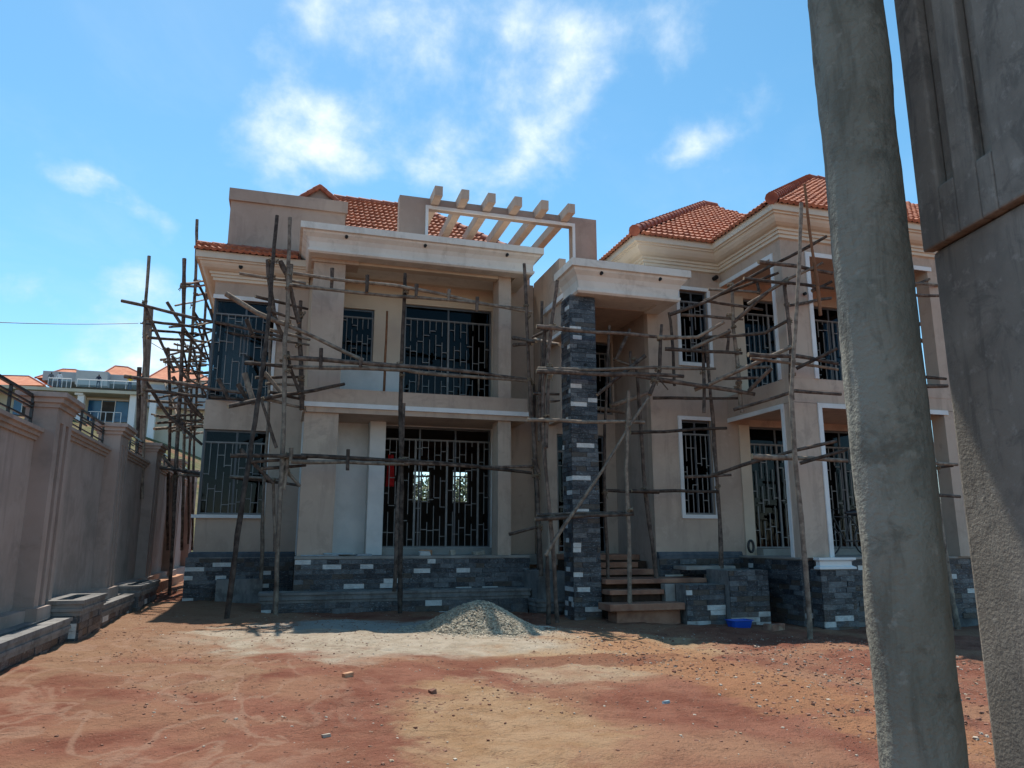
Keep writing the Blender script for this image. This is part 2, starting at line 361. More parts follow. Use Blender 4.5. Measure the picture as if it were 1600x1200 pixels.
# ------------------------------------------------------------------ terrain
def sstep(a, b, x): t = min(1, max(0, (x - a) / (b - a))); return t * t * (3 - 2 * t)
def zplane(x, y):
    z = -0.025 * (min(max(x, -5), 14) - 5.5)
    z += .12 * sstep(16.5, 20, y) * sstep(1.0, -2.5, x)
    z += 15.0 * sstep(36, 100, y) * (0.30 + .70 * sstep(12, -25, x))
    return z
def zg(x, y):
    z = zplane(x, y)
    if -6 < x < 16 and -2 < y < 26:
        z += .045 * noise.fractal(Vector((x * .55, y * .55, 3.1)), .9, 2.0, 4) + .018 * noise.fractal(Vector((x * 2.6, y * 2.6, 1.7)), .8, 2.1, 3)
        rg = .35 + .65 * sstep(3.6, 5.2, x) * sstep(13, 11, y) + .3 * sstep(-.1, .5, noise.noise(Vector((x * .35, y * .35, 8))))
        z += rg * (.020 * noise.fractal(Vector((x * 6.5, y * 6.5, 4.4)), .7, 2.2, 3) + .03 * max(0, noise.noise(Vector((x * 3.3, y * 3.3, 6.6))) - .25))
        z -= .03 * sstep(.35, 0, abs(x + .8 - .25 * math.sin(y * .8) - (9 - y) * .12)) * sstep(13, 9, y)
    elif y > 30:
        z += .6 * noise.noise(Vector((x * .05, y * .05, .3)))
    return z
def axis(lo, hi, a, b, st, far):
    r = []; x = a
    while x <= b: r.append(x); x += st
    d = st; x = a
    while x > lo: d *= far; x -= d; r.insert(0, x)
    d = st; x = r[-1]
    while x < hi: d *= far; x += d; r.append(x)
    return r
gx, gy = axis(-1500, 1500, -3.4, 10.6, .05, 1.18), axis(-300, 2500, 3.6, 17, .05, 1.18)
mb = MB(); NX = len(gx)
mb.v = [(x, y, zg(x, y)) for y in gy for x in gx]
mb.f = [(j * NX + i, j * NX + i + 1, (j + 1) * NX + i + 1, (j + 1) * NX + i) for j in range(len(gy) - 1) for i in range(NX - 1)]
mb.m = [0] * len(mb.f)
structure(mb.build('ground', M['earth'], smooth=False, fix=False))
bpy.data.objects['ground'].data.polygons.foreach_set('use_smooth', [True] * len(mb.f))

# ------------------------------------------------------------------ stone cladding
STW = [0, 0, 0, 1, 1, 1, 2, 2, 3]
UNIT = []
for i, sm in enumerate(ST):
    t = .5; e = .5
    me = bpy.data.meshes.new('stone_%s' % sm.name)
    u = MB().box(-.5, .5, -.5, .5, -.5, .5)
    me.from_pydata(u.v, [], u.f); me.materials.append(sm); UNIT.append(me)
def clad(parent, face, u0, u1, z0, z1, plane, out, single=True, row=.1, pale=.075, wmin=.16, wmax=.46, seed=1, maxz=None):
    """ledge-stone pieces on a wall. face 'y': plane Y, u along X; face 'x': plane X, u along Y. out = -1/+1"""
    rr = random.Random(seed); mb = MB(); z = z0; n_ = max(1, round((z1 - z0) / row)); hh = (z1 - z0) / n_
    for k in range(n_):
        u = u0 - rr.uniform(0, .25)
        while u < u1 - .03:
            wd = rr.uniform(wmin, wmax); a, b_ = max(u, u0), min(u + wd, u1); u += wd
            if u1 - b_ < .07: b_ = u1; u = u1
            if b_ - a < .02: continue
            mi = 4 if rr.random() < pale and .12 < b_ - a < .5 else rr.choice(STW)
            dep = rr.uniform(.016, .034); g = .003
            za, zb = z0 + k * hh + g, z0 + (k + 1) * hh - g
            p0, p1 = (plane - .004 if out < 0 else plane + .004), plane + out * dep
            if single:
                o = bpy.data.objects.new('stone', UNIT[mi]); COL.objects.link(o); o.parent = parent
                par = Vector((0, 0, 0)) if parent.parent else Vector(parent.location)
                if face == 'y':
                    o.location = Vector(((a + b_) / 2, plane + out * dep / 2, (za + zb) / 2)) - par; o.scale = (b_ - a - 2 * g, dep, zb - za)
                else:
                    o.location = Vector((plane + out * dep / 2, (a + b_) / 2, (za + zb) / 2)) - par; o.scale = (dep, b_ - a - 2 * g, zb - za)
            else:
                lo, hi = min(plane, p1), max(plane, p1)
                if face == 'y': mb.box(a + g, b_ - g, lo, hi, za, zb, mi)
                else: mb.box(lo, hi, a + g, b_ - g, za, zb, mi)
    if not single: mb.build('stone_facing', ST, parent, kind='stuff', fix=False)

# ------------------------------------------------------------------ the house
HO = thing('house', (3, 19, 0), 'unfinished two storey tan villa with red tiled roofs behind pole scaffolding', 'house')
def wallY(name, x0, x1, y0, y1, z0, z1, holes, mat, parent=HO):
    xs = sorted({x0, x1, *[h[0] for h in holes], *[h[1] for h in holes]}); zs = sorted({z0, z1, *[h[2] for h in holes], *[h[3] for h in holes]})
    return MB().grid(xs, [y0, y1], zs, lambda x, y, z: any(h[0] < x < h[1] and h[2] < z < h[3] for h in holes)).build(name, mat, parent)
def wallX(name, x0, x1, y0, y1, z0, z1, holes, mat, parent=HO):
    ys = sorted({y0, y1, *[h[0] for h in holes], *[h[1] for h in holes]}); zs = sorted({z0, z1, *[h[2] for h in holes], *[h[3] for h in holes]})
    return MB().grid([x0, x1], ys, zs, lambda x, y, z: any(h[0] < y < h[1] and h[2] < z < h[3] for h in holes)).build(name, mat, parent)

def grille_mb(u0, u1, z0, z1, plane, face='y', s=.16, seed=1, th=.018, leaf=0):
    """burglar-proof bars: broken uprights tied by short rungs"""
    rr = random.Random(seed); mb = MB(); h = th / 2
    def bar(ua, ub, za, zb):
        if face == 'y': mb.box(ua, ub, plane - h, plane + h, za, zb)
        else: mb.box(plane - h, plane + h, ua, ub, za, zb)
    nb = max(2, round((u1 - u0) / s)); st = (u1 - u0) / nb
    for e in ((u0, u0 + .03), (u1 - .03, u1)): bar(e[0], e[1], z0, z1)
    for e in ((z0, z0 + .03), (z1 - .03, z1)): bar(u0 + .03, u1 - .03, e[0], e[1])
    for i in range(1, nb):
        u = u0 + i * st; zz = z0 + .03
        wide = leaf and i % leaf == 0
        if wide: bar(u - .025, u + .025, z0 + .03, z1 - .03); continue
        while zz < z1 - .05:
            L = rr.uniform(.55, 1.1); zb = min(z1 - .03, zz + L)
            if z1 - zb < .3: zb = z1 - .03
            bar(u - h, u + h, zz, zb); zz = zb + rr.uniform(.10, .22)
    for i in range(nb):
        u = u0 + i * st; zz = z0 + rr.uniform(.15, .7)
        while zz < z1 - .1:
            bar(u + h, u + st - h, zz - .01, zz + .01); zz += rr.uniform(.55, 1.1)
    return mb
WSEED = [10]
def window(u0, u1, z0, z1, plane, face='y', name='window', glass=True, gl_off=.09, gr_off=.02, transom=.14, leaf=0, s=.16, parent=HO, inward=1, mull=1, gmat='glass'):
    """frame in the opening, glass behind, grille in front; plane = front face of the frame"""
    WSEED[0] += 1; d = inward; mb = MB(); f = .045
    def bar(ua, ub, za, zb, a=.04, b_=.09):
        p, q = sorted((plane + d * a, plane + d * b_))
        if face == 'y': mb.box(ua, ub, p, q, za, zb)
        else: mb.box(p, q, ua, ub, za, zb)
    bar(u0, u0 + f, z0, z1); bar(u1 - f, u1, z0, z1); bar(u0 + f, u1 - f, z0, z0 + f); bar(u0 + f, u1 - f, z1 - f, z1)
    if transom: bar(u0 + f, u1 - f, z1 - transom * (z1 - z0) - f, z1 - transom * (z1 - z0))
    for k in range(1, mull + 1):
        u = u0 + (u1 - u0) * k / (mull + 1); bar(u - f / 2, u + f / 2, z0 + f, z1 - f, .045, .085)
    wd = mb.build(name, M['frame'], parent)
    gp = plane + d * gr_off
    grille_mb(u0 + .003, u1 - .003, z0 + .003, z1 - (transom * (z1 - z0) if transom else .003), gp, face, s, WSEED[0], leaf=leaf).build('grille', M['grille'], wd)
    if glass:
        p = plane + d * .066; g = MB()
        if face == 'y': g.box(u0 + .02, u1 - .02, p - .004, p + .004, z0 + .02, z1 - .02)
        else: g.box(p - .004, p + .004, u0 + .02, u1 - .02, z0 + .02, z1 - .02)
        g.build('pane', M[gmat], wd)
    return wd
def spout(x, y, z, face='y', parent=HO, r=.035, L=.06):
    c = Vector((x, y, z)); d = Vector((0, -1, 0)) if face == 'y' else Vector((-1, 0, 0))
    MB().tube([c - d * .05, c + d * L], [r, r], 10).build('drain_spout', M['pipehole'], parent)

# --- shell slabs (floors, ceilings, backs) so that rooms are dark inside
FL1, FL2, CE = 1.24, 4.72, 8.2
bx('floor_slab', .32, 6.2, 18.05, 18.9, 1.0, FL1, M['slab'], HO)
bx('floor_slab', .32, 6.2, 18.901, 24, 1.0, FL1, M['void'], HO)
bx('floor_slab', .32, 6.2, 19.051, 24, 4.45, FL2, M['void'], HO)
bx('ceiling', .32, 6.2, 18.75, 24, CE, CE + .15, M['inner'], HO)
bx('floor_slab', -1.93, .31, 19.02, 24, 1.0, FL1, M['slab'], HO)
bx('floor_slab', -1.90, .31, 19.03, 24, 4.30, FL2, M['inner'], HO)
bx('ceiling', -1.93, .31, 19.02, 24, 8.0, 8.15, M['inner'], HO)
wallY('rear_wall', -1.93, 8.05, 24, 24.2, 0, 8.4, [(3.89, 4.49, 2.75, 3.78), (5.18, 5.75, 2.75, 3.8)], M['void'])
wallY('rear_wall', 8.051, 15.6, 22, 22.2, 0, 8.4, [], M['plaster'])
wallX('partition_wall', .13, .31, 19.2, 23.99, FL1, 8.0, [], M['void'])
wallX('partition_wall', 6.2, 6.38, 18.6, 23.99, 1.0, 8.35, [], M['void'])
for q in ((3.89, 4.49, 2.75, 3.78), (5.18, 5.75, 2.75, 3.8)):
    window(q[0] + .003, q[1] - .003, q[2] + .003, q[3] - .003, 24.05, glass=False, transom=.16, mull=1)

# --- left bay -----------------------------------------------------
LX0, LY = -1.93, 19.0
wallY('wall', LX0, .32, LY, LY + .2, 1.30, 8.3, [(LX0, -.42, 2.17, 4.17), (LX0, -.42, 4.87, 7.42)], M['plaster'])
wallX('wall', LX0, LX0 + .2, LY + .201, 24, 1.30, 8.3, [(LY + .201, 21.0, 2.17, 4.17), (LY + .201, 21.0, 4.87, 7.42)], M['plaster'])
for z0, z1 in ((2.17, 4.17), (4.87, 7.42)):
    window(LX0 + .03, -.43, z0 + .005, z1 - .005, LY + .06, mull=1, gmat='clearglass' if z0 > 4 else 'glass')
    window(LY + .21, 20.99, z0 + .005, z1 - .005, LX0 + .05, face='x', gmat='clearglass')
    bx('window_post', LX0 + .012, LX0 + .05, LY + .012, LY + .05, z0, z1, M['frame'], HO)
bx('window_trim', -.50, -.42, LY - .03, LY - .001, 2.17, 4.17, M['white'], HO)
bx('window_trim', -.50, -.42, LY - .03, LY - .001, 4.87, 7.40, M['white'], HO)
bx('window_trim', LX0 - .02, -.42, LY - .03, LY - .001, 7.401, 7.50, M['white'], HO)
bx('window_sill', LX0 - .10, -.42, LY - .08, LY + .05, 2.09, 2.168, M['white'], HO)
bx('pale_light_board', -1.70, -1.05, 19.75, 19.8, FL2, 7.15, M['skim'], HO)  # white board added behind the glass to imitate the window's pale light
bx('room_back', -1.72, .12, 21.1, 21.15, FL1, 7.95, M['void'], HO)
pl = bx('plinth', LX0 - .13, .30, LY - .12, LY + .3, .05, 1.2, M['coping'], HO)
clad(pl, 'y', LX0 - .13, .30, .12, 1.18, LY - .12, -1, False, seed=3)
MB().sweep([(0, 1.2), (.05, 1.2), (.05, 1.26), (.02, 1.28), (.02, 1.36), (0, 1.36)], [(LX0, 24), (LX0, LY), (.32, LY)][::1]).build('plinth_moulding', M['cement'], HO) if False else \
    MB().sweep([(-.01, 1.2), (-.01, 1.32), (.05, 1.32), (.09, 1.28), (.09, 1.2)], [(LX0, 24), (LX0, LY), (.30, LY)]).build('plinth_moulding', M['cement'], HO)
# dwarf planter in front of the bay plinth
bx('plinth_step', -1.35, -.36, LY - .45, LY - .14, .1, .72, M['coping'], HO)
def cornice(zt, depth=.45, drop=.62):
    k = drop / .62
    return [(-.02, zt), (depth, zt), (depth, zt - .17 * k), (depth - .05, zt - .18 * k), (depth - .05, zt - .215 * k), (depth - .09, zt - .225 * k),
            (depth - .12, zt - .28 * k), (depth - .18, zt - .345 * k), (depth - .25, zt - .385 * k), (.14, zt - .40 * k), (.14, zt - .455 * k), (.10, zt - .46 * k), (.10, zt - .525 * k),
            (.06, zt - .53 * k), (.06, zt - .60 * k), (-.02, zt - .62 * k)]
MB().sweep(cornice(8.45), [(LX0, 24), (LX0, LY), (.28, LY)]).build('cornice', M['cream'], HO)
spout(-1.35, LY - .28, 8.16, r=.05)
# parapet box with gable vent
bx('parapet_wall', -1.75, 1.13, 19.25, 22.5, 8.46, 10.12, M['plaster_d'], HO)
bx('parapet_band', -1.80, 1.18, 19.18, 22.55, 10.121, 10.44, M['plaster_d'], HO)
mb = MB(); gq = [(-.08, 10.44), (.96, 10.44), (.44, 10.86)]
mb.quad([(x, 19.5, z) for x, z in gq]); mb.quad([(x, 21.5, z) for x, z in gq[::-1]])
mb.quad([(-.08, 19.5, 10.44), (.44, 19.5, 10.86), (.44, 21.5, 10.86), (-.08, 21.5, 10.44)]); mb.quad([(.96, 19.5, 10.44), (.96, 21.5, 10.44), (.44, 21.5, 10.86), (.44, 19.5, 10.86)])
mb.quad([(-.08, 19.5, 10.44), (-.08, 21.5, 10.44), (.96, 21.5, 10.44), (.96, 19.5, 10.44)])
gv = mb.build('gable_vent', M['plaster_d'], HO)
for a, c in (((-.16, 10.42), (.44, 10.90)), ((1.04, 10.42), (.44, 10.90))):
    for k in range(4):
        p = Vector((a[0] + (c[0] - a[0]) * k / 4, 19.42, a[1] + (c[1] - a[1]) * k / 4)); q = Vector((a[0] + (c[0] - a[0]) * (k + 1.1) / 4, 19.42, a[1] + (c[1] - a[1]) * (k + 1.1) / 4))
        MB().tube([p, q], [.075, .062], 8).build('ridge_tile', M['ridge'], gv)
    mb = MB(); p, q = Vector((a[0], 19.45, a[1] + .02)), Vector((c[0], 19.45, c[1] + .02)); d = Vector((0, 2.1, 0))
    mb.quad([p, q, q + d, p + d]); mb.quad([p - Vector((0, 0, .03)), p + d - Vector((0, 0, .03)), q + d - Vector((0, 0, .03)), q - Vector((0, 0, .03))]); mb.build('vent_roof', M['tile'], gv)
mb = MB(); e = [(-2.05, 21.6, 9.6), (-1.72, 21.6, 9.95), (-1.72, 21.6, 9.3), (-1.95, 21.6, 9.3)]
mb.quad(e); mb.quad([(x, y + 1.2, z) for x, y, z in e][::-1])
for i in range(4): a, c = e[i], e[(i + 1) % 4]; mb.quad([a, (a[0], a[1] + 1.2, a[2]), (c[0], c[1] + 1.2, c[2]), c])
mb.build('eave_return', M['cream'], HO)

# --- roof tiles
def tiles(parent, poly, eave_a, eave_b, seed=0, tw=.150, tl=.36, mat=None):
    """wavy interlocking tiles over a planar slope; poly = 3D corners, eave_a->eave_b the lower edge"""
    A, B = Vector(eave_a), Vector(eave_b); u = (B - A).normalized()
    nrm = Vector((0, 0, 0)); P = [Vector(p) for p in poly]
    for i in range(len(P)): nrm += P[i].cross(P[(i + 1) % len(P)])
    nrm.normalize()
    if nrm.z < 0: nrm = -nrm
    v = nrm.cross(u)
    if v.z < 0: v = -v
    uv = [((p - A).dot(u), (p - A).dot(v)) for p in P]
    def inside(x, y):
        c = False
        for i in range(len(uv)):
            (x0, y0), (x1, y1) = uv[i], uv[i - 1]
            if (y0 > y) != (y1 > y) and x < (x1 - x0) * (y - y0) / (y1 - y0) + x0: c = not c
        return c
    rr = random.Random(seed); mb = MB()
    umin, umax = min(a for a, _ in uv), max(a for a, _ in uv); vmax = max(c for _, c in uv)
    y = -.04; r = 0
    prof = [(0, 0), (.2, .004), (.5, .030), (.8, .004), (1.01, 0)]
    while y < vmax:
        x = umin - .02
        while x < umax:
            if inside(x + tw * .5, min(max(y + tl * .5, .02), vmax - .02)):
                lift = rr.uniform(0, .010); i0 = len(mb.v)
                for vv, hh in ((y, .082 + lift), (y + tl * 1.05, .010)):
                    for pu, ph in prof: mb.v.append(tuple(A + u * (x + pu * tw) + v * vv + nrm * (ph + hh)))
                for pu, ph in prof: mb.v.append(tuple(A + u * (x + pu * tw) + v * y + nrm * (ph + .012)))
                L = len(prof)
                for k in range(L - 1):
                    mb.f.append((i0 + k, i0 + k + 1, i0 + L + k + 1, i0 + L + k)); mb.m.append(0)
                    mb.f.append((i0 + 2 * L + k, i0 + 2 * L + k + 1, i0 + k + 1, i0 + k)); mb.m.append(0)
            x += tw
        y += tl; r += 1
    o = mb.build('roof_tiles', mat or M['tile'], parent, kind='stuff', fix=False)
    return o
def ridge(parent, a, b, r=.10, L=.36):
    a, b = Vector(a), Vector(b); n_ = max(1, round((b - a).length / L)); d = (b - a) / n_
    for k in range(n_):
        p = a + d * k; MB().tube([p - d * .05, p + d * .1, p + d * 1.05], [r * 1.12, r * 1.05, r * .86], 10).build('ridge_tile', M['ridge'], parent, smooth=True)
def roof_body(polys, name='roof'):
    mb = MB()
    for p in polys: mb.quad(p)
    return mb.build(name, M['ridge'], HO, fix=False)
# left bay lean-to strip
ez = 8.452
sp = [(LX0 - .47, LY - .47, ez), (.05, LY - .47, ez), (.05, LY - .12, ez + .23), (LX0 - .47, LY - .12, ez + .23)]
top = [sp[3], sp[2], (.05, 19.24, ez + .20), (LX0 - .47, 19.24, ez + .20)]
lp = [(LX0 - .47, 19.24, ez + .2), (LX0 + .1, 19.24, ez + .5), (LX0 + .1, 24, ez + .5), (LX0 - .47, 24, ez + .02)]
verge = [sp[0], sp[3], top[3], (LX0 - .47, 24, ez + .02), (LX0 - .47, 24, ez), ]
rb = roof_body([sp, top, lp, verge]); tiles(rb, sp, sp[0], sp[1], 1)
ridge(rb, (LX0 - .46, LY - .10, ez + .27), (.0, LY - .10, ez + .27), .085)
# centre roof
RZ = 12.0
cA, cB, cC, cD = (.2, 19.55, 9.75), (5.65, 19.55, 9.75), (3.6, 22.5, RZ), (.2, 22.5, RZ)
rb = roof_body([[cA, cB, cC, cD], [cB, (5.65, 25.4, 9.75), cC], [cD, cC, (5.65, 25.4, 9.75), (.2, 25.4, 9.75)]])
tiles(rb, [cA, cB, cC, cD], cA, cB, 2); ridge(rb, (.2, 22.5, RZ + .05), (3.6, 22.5, RZ + .05), .11); ridge(rb, (cB[0], cB[1], cB[2] + .07), (cC[0], cC[1], RZ + .05), .11)

# --- centre block -------------------------------------------------
TX0, TX1, TY = .30, 5.62, 17.35
tp = bx('terrace_plinth', TX0, TX1, TY, 18.04, -.2, 1.18, M['coping'], HO)
clad(tp, 'y', TX0, TX1, .44, 1.17, TY, -1, True, row=.104, pale=.10, seed=5)
clad(tp, 'x', TY, 18.6, -.1, 1.17, TX1, 1, False, seed=6)
bx('terrace_floor', TX0 - .01, TX1 + .01, TY - .03, 18.04, 1.182, FL1 - .002, M['slab'], HO)
bx('column', .335, 1.09, 17.5, 17.95, FL1, 4.44, M['plaster'], HO)
bx('column', .36, 1.09, 17.5, 17.95, 5.001, 8.05, M['plaster'], HO)
bx('column_capital', .30, 1.40, 17.45, 18.0, 8.051, 8.2, M['plaster'], HO)
bx('column', 4.90, 5.22, 17.5, 18.05, FL1, 4.44, M['plaster'], HO)
bx('column', 4.90, 5.22, 17.5, 18.05, 4.86, 8.19, M['plaster'], HO)
bx('balcony_slab', TX0 - .02, TX1, 17.42, 19.04, 4.441, FL2 - .003, M['plaster'], HO)
bx('balcony_upstand', TX0 - .02, TX1, 17.40, 17.62, 4.718, 5.0, M['plaster'], HO)
bx('balcony_trim', TX0 - .04, TX1 + .02, 17.365, 17.419, 4.56, 4.665, M['white'], HO)
bx('balcony_trim', TX0 - .04, TX1 + .02, 17.385, 17.419, 4.666, 4.717, M['plaster'], HO)
# wall behind the terrace and balcony
DY = 18.9
DLO = (2.30, 5.10, 1.40, 4.42); DUP = (2.74, 5.10, 4.95, 7.66); WUP = (1.13, 1.96, 5.98, 7.42)
wallY('wall', .32, 5.4, DY, DY + .15, FL1, 4.44, [DLO], M['skim'])
wallY('wall', .32, 5.4, DY, DY + .15, FL2, CE, [DUP, WUP], M['inner'])
bx('wall_pier', 1.92, 2.30, 18.45, DY - .001, FL1, 4.44, M['skim'], HO)
bx('wall', .50, 1.08, 17.951, DY - .001, FL1, 4.44, M['skim'], HO)
bx('wall', .50, 1.08, 17.951, DY - .001, FL2, CE, M['inner'], HO)
bx('wall_dado', 1.10, 2.72, DY - .03, DY - .001, FL2, 5.9, M['skim'], HO)
bx('door_threshold', 2.2, 5.1, 18.55, DY + .15, FL1, 1.395, M['slab'], HO)
window(DLO[0] + .01, DLO[1] - .01, 1.40, 4.41, DY + .02, name='door', glass=False, leaf=5, transom=.10, mull=2, s=.165)
window(DUP[0] + .01, DUP[1] - .01, 4.95, 7.65, DY + .02, name='door', leaf=7, transom=.13, mull=1, s=.165)
window(WUP[0] + .01, WUP[1] - .01, 5.99, 7.41, DY + .03, mull=0, s=.13)
wallX('wall', 5.25, 5.4, 18.06, DY - .001, FL1, 8.19, [], M['inner'])
# inside: upper rooms closed off dark
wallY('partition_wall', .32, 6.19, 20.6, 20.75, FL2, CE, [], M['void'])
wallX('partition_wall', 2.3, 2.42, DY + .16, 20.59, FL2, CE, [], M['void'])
# canopy over the balcony
def fascia(z0, z1):
    h = z1 - z0
    return [(-.25, z1 - .06), (-.25, z1), (.33, z1), (.33, z1 - .24 * h), (.27, z1 - .26 * h), (.25, z1 - .33 * h), (.17, z1 - .45 * h), (.12, z1 - .6 * h), (.10, z1 - .78 * h), (.095, z1 - .84 * h), (.14, z1 - .86 * h), (.14, z1 - .94 * h), (.10, z0), (-.25, z0)]
MB().sweep(fascia(8.14, 8.79), [(.33, 20), (.33, 17.22), (5.58, 17.22), (5.58, 20)]).build('canopy_fascia', M['fascia'], HO)
bx('canopy_slab', .331, 5.579, 17.221, 20, 8.201, 8.74, M['fascia'], HO)
bx('roof_kerb', .9, 1.25, 18.2, 18.6, 8.742, 9.05, M['white'], HO)
for px in (541, 663.5, 791): q = yat(px, 372 + (px - 541) * .112, 17.07); spout(q.x, 17.05, q.z, L=.09, r=.038)
# soffit details: cream beam
bx('ceiling_beam', 1.41, 4.89, 17.5, 17.75, 8.08, 8.2, M['inner'], HO)
# recess between terrace and porch
wallY('wall', 5.41, 6.19, 18.6, 18.8, 0, 8.40, [], M['plaster'])
wallX('wall', 6.20, 6.38, 16.6, 18.599, 4.4, 8.45, [], M['plaster'])
wallX('wall', 6.20, 6.38, 17.6, 18.599, 0, 4.399, [], M['plaster'])
bx('roof_beam', 5.2, 7.0, 21.2, 21.5, 9.9, 10.15, M['plaster_d'], HO)

# --- pergola frame and beams
FY = 17.6
wallY('pergola_frame', 2.34, 7.66, FY, FY + .3, 8.75, 10.08, [(3.05, 6.98, 8.7, 9.86)], M['plaster_d'])
bx('pergola_pier', 6.99, 7.66, FY, FY + .3, 6.95, 8.749, M['plaster_d'], HO)
bx('pergola_trim', 3.00, 7.03, FY - .04, FY - .001, 9.80, 9.88, M['white'], HO)
bx('pergola_trim', 3.00, 3.07, FY - .04, FY - .001, 8.76, 9.799, M['white'], HO)
bx('pergola_trim', 6.96, 7.03, FY - .04, FY - .001, 7.5, 9.799, M['white'], HO)
for k in range(6):
    a = yat(686 + (893 - 686) * k / 5, 295 + 27 * k / 5 - 3, 17.0)
    mb = MB(); x0 = a.x - .10
    # pitched-end beam, sawn upright at the front
    mb.box(x0, x0 + .20, 17.0, 21.3, 9.90, 10.16)
    mb.build('pergola_beam', M['plaster'], HO, bevel=.008)
bx('pergola_wall', 2.2, 7.5, 21.301, 21.45, 8.3, 9.895, M['plaster_d'], HO) if False else None
bx('pergola_rail', 2.9, 7.0, 21.05, 21.29, 9.70, 9.895, M['plaster'], HO)
for x in (3.0, 6.8): bx('pergola_post', x - .1, x + .1, 21.08, 21.26, 8.1, 9.699, M['plaster'], HO)

# --- porch ---------------------------------------------------------
PX0, PX1, PY0, PY1 = 5.75, 6.36, 14.78, 15.36
pp = bx('porch_pillar', PX0 + .03, PX1 - .03, PY0 + .03, PY1 - .03, -.3, 6.9, M['coping'], HO)
clad(pp, 'y', PX0 + .002, PX1 - .002, -.04, 6.86, PY0 + .03, -1, True, row=.098, pale=.14, wmin=.2, wmax=.5, seed=11)
clad(pp, 'x', PY0 + .034, PY1 - .02, -.04, 6.86, PX0 + .03, -1, False, row=.098, pale=.12, wmin=.15, wmax=.4, seed=12)
clad(pp, 'x', PY0 + .034, PY1 - .02, -.04, 6.86, PX1 - .03, 1, False, row=.098, pale=.1, wmin=.15, wmax=.4, seed=13)
spout(6.1, PY0 + .01, 5.32, L=.02)
MB().sweep(fascia(6.88, 7.58), [(5.99, 15.5), (5.99, 14.68), (8.22, 14.68), (8.22, 15.59)]).build('canopy_fascia', M['fascia'], HO)
bx('canopy_slab', 5.991, 8.219, 14.681, 15.59, 6.93, 7.5, M['fascia'], HO)
bx('porch_ceiling', 6.381, 8.049, 15.591, 17.599, 6.92, 7.1, M['plaster'], HO)
bx('porch_roof', 6.381, 8.049, 15.6, 17.599, 7.101, 7.4, M['fascia'], HO)
for px in (936, 1027): q = yat(px, 430 + (px - 936) * .1, 14.58); spout(q.x, 14.51, q.z, L=.09, r=.038)
# side beam with mouldings
bx('porch_beam', 6.0, 6.37, 15.5, 16.599, 6.3, 7.35, M['plaster'], HO)
bx('beam_moulding', 5.93, 5.999, 15.5, 17.2, 7.10, 7.22, M['white'], HO)
bx('beam_moulding', 5.95, 5.999, 15.5, 17.2, 6.30, 6.38, M['white'], HO)
bx('porch_beam', 6.0, 6.199, 16.6, 17.2, 6.3, 7.35, M['plaster'], HO)
# back wall and entrance
wallY('wall', 6.381, 8.049, 17.6, 17.8, 1.0, 6.919, [(6.45, 7.75, 1.27, 4.2), (6.45, 8.0, 4.75, 6.66)], M['plaster'])
window(6.46, 7.74, 1.28, 4.19, 17.63, name='door', leaf=4)
window(6.46, 7.99, 4.76, 6.65, 17.63)
bx('room_back', 6.385, 8.04, 18.6, 18.65, 1.0, 6.9, M['void'], HO)
wallX('wall', 8.05, 8.25, 15.801, 22, .9, 8.1, [], M['plaster_d'])
# wall of the right wing
RY = 15.6
DR = [(10.64, 12.2, 1.39, 4.28), (12.62, 14.0, 1.39, 4.28), (10.70, 12.2, 5.0, 7.52), (12.62, 14.0, 5.0, 7.52)]
WL, WU = (8.82, 9.62, 2.16, 4.36), (8.92, 9.68, 5.76, 7.58)
wallY('wall', 8.05, 15.55, RY, RY + .2, 1.22, 8.62, [WL, WU] + DR, M['plaster'])
for q in (WL, WU):
    w_ = window(q[0] + .005, q[1] - .005, q[2] + .005, q[3] - .005, RY + .04, mull=1, s=.14)
    t = .085
    for a in ((q[0] - t, q[0], q[2] - t, q[3] + t), (q[1], q[1] + t, q[2] - t, q[3] + t), (q[0], q[1], q[2] - t, q[2]), (q[0], q[1], q[3], q[3] + t)):
        bx('window_trim', a[0], a[1], RY - .04, RY - .001, a[2], a[3], M['white'], HO)
for q in DR: window(q[0] + .005, q[1] - .005, q[2] + .005, q[3] - .005, RY + .03, name='door', leaf=5, mull=1, s=.155)
bx('door_jamb', 10.36, 10.64, RY - .03, RY - .001, FL1, 4.3, M['inner'], HO)
bx('door_jamb', 10.40, 10.70, RY - .03, RY - .001, FL2 + .3, 7.56, M['inner'], HO)
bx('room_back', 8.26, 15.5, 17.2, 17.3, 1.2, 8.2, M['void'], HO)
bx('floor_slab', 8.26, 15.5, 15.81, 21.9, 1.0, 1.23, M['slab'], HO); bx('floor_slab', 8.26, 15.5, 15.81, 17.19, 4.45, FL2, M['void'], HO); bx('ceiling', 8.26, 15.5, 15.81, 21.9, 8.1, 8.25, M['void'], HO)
wallX('wall', 15.551, 15.75, 15.6, 22, 0, 8.6, [], M['plaster'])
rp = bx('plinth', 8.06, 10.3, RY - .12, RY + .1, -.3, 1.2, M['coping'], HO)
clad(rp, 'y', 8.06, 10.3, .62, 1.17, RY - .12, -1, False, row=.1, pale=.1, seed=15)
MB().sweep([(-.05, 1.18), (-.05, 1.33), (.03, 1.33), (.06, 1.28), (.06, 1.25), (.09, 1.24), (.09, 1.18)], [(8.06, RY - .05), (10.2, RY - .05)]).build('plinth_moulding', M['cement'], HO)
spout(9.92, RY + .02, 7.95, L=.16, r=.055)

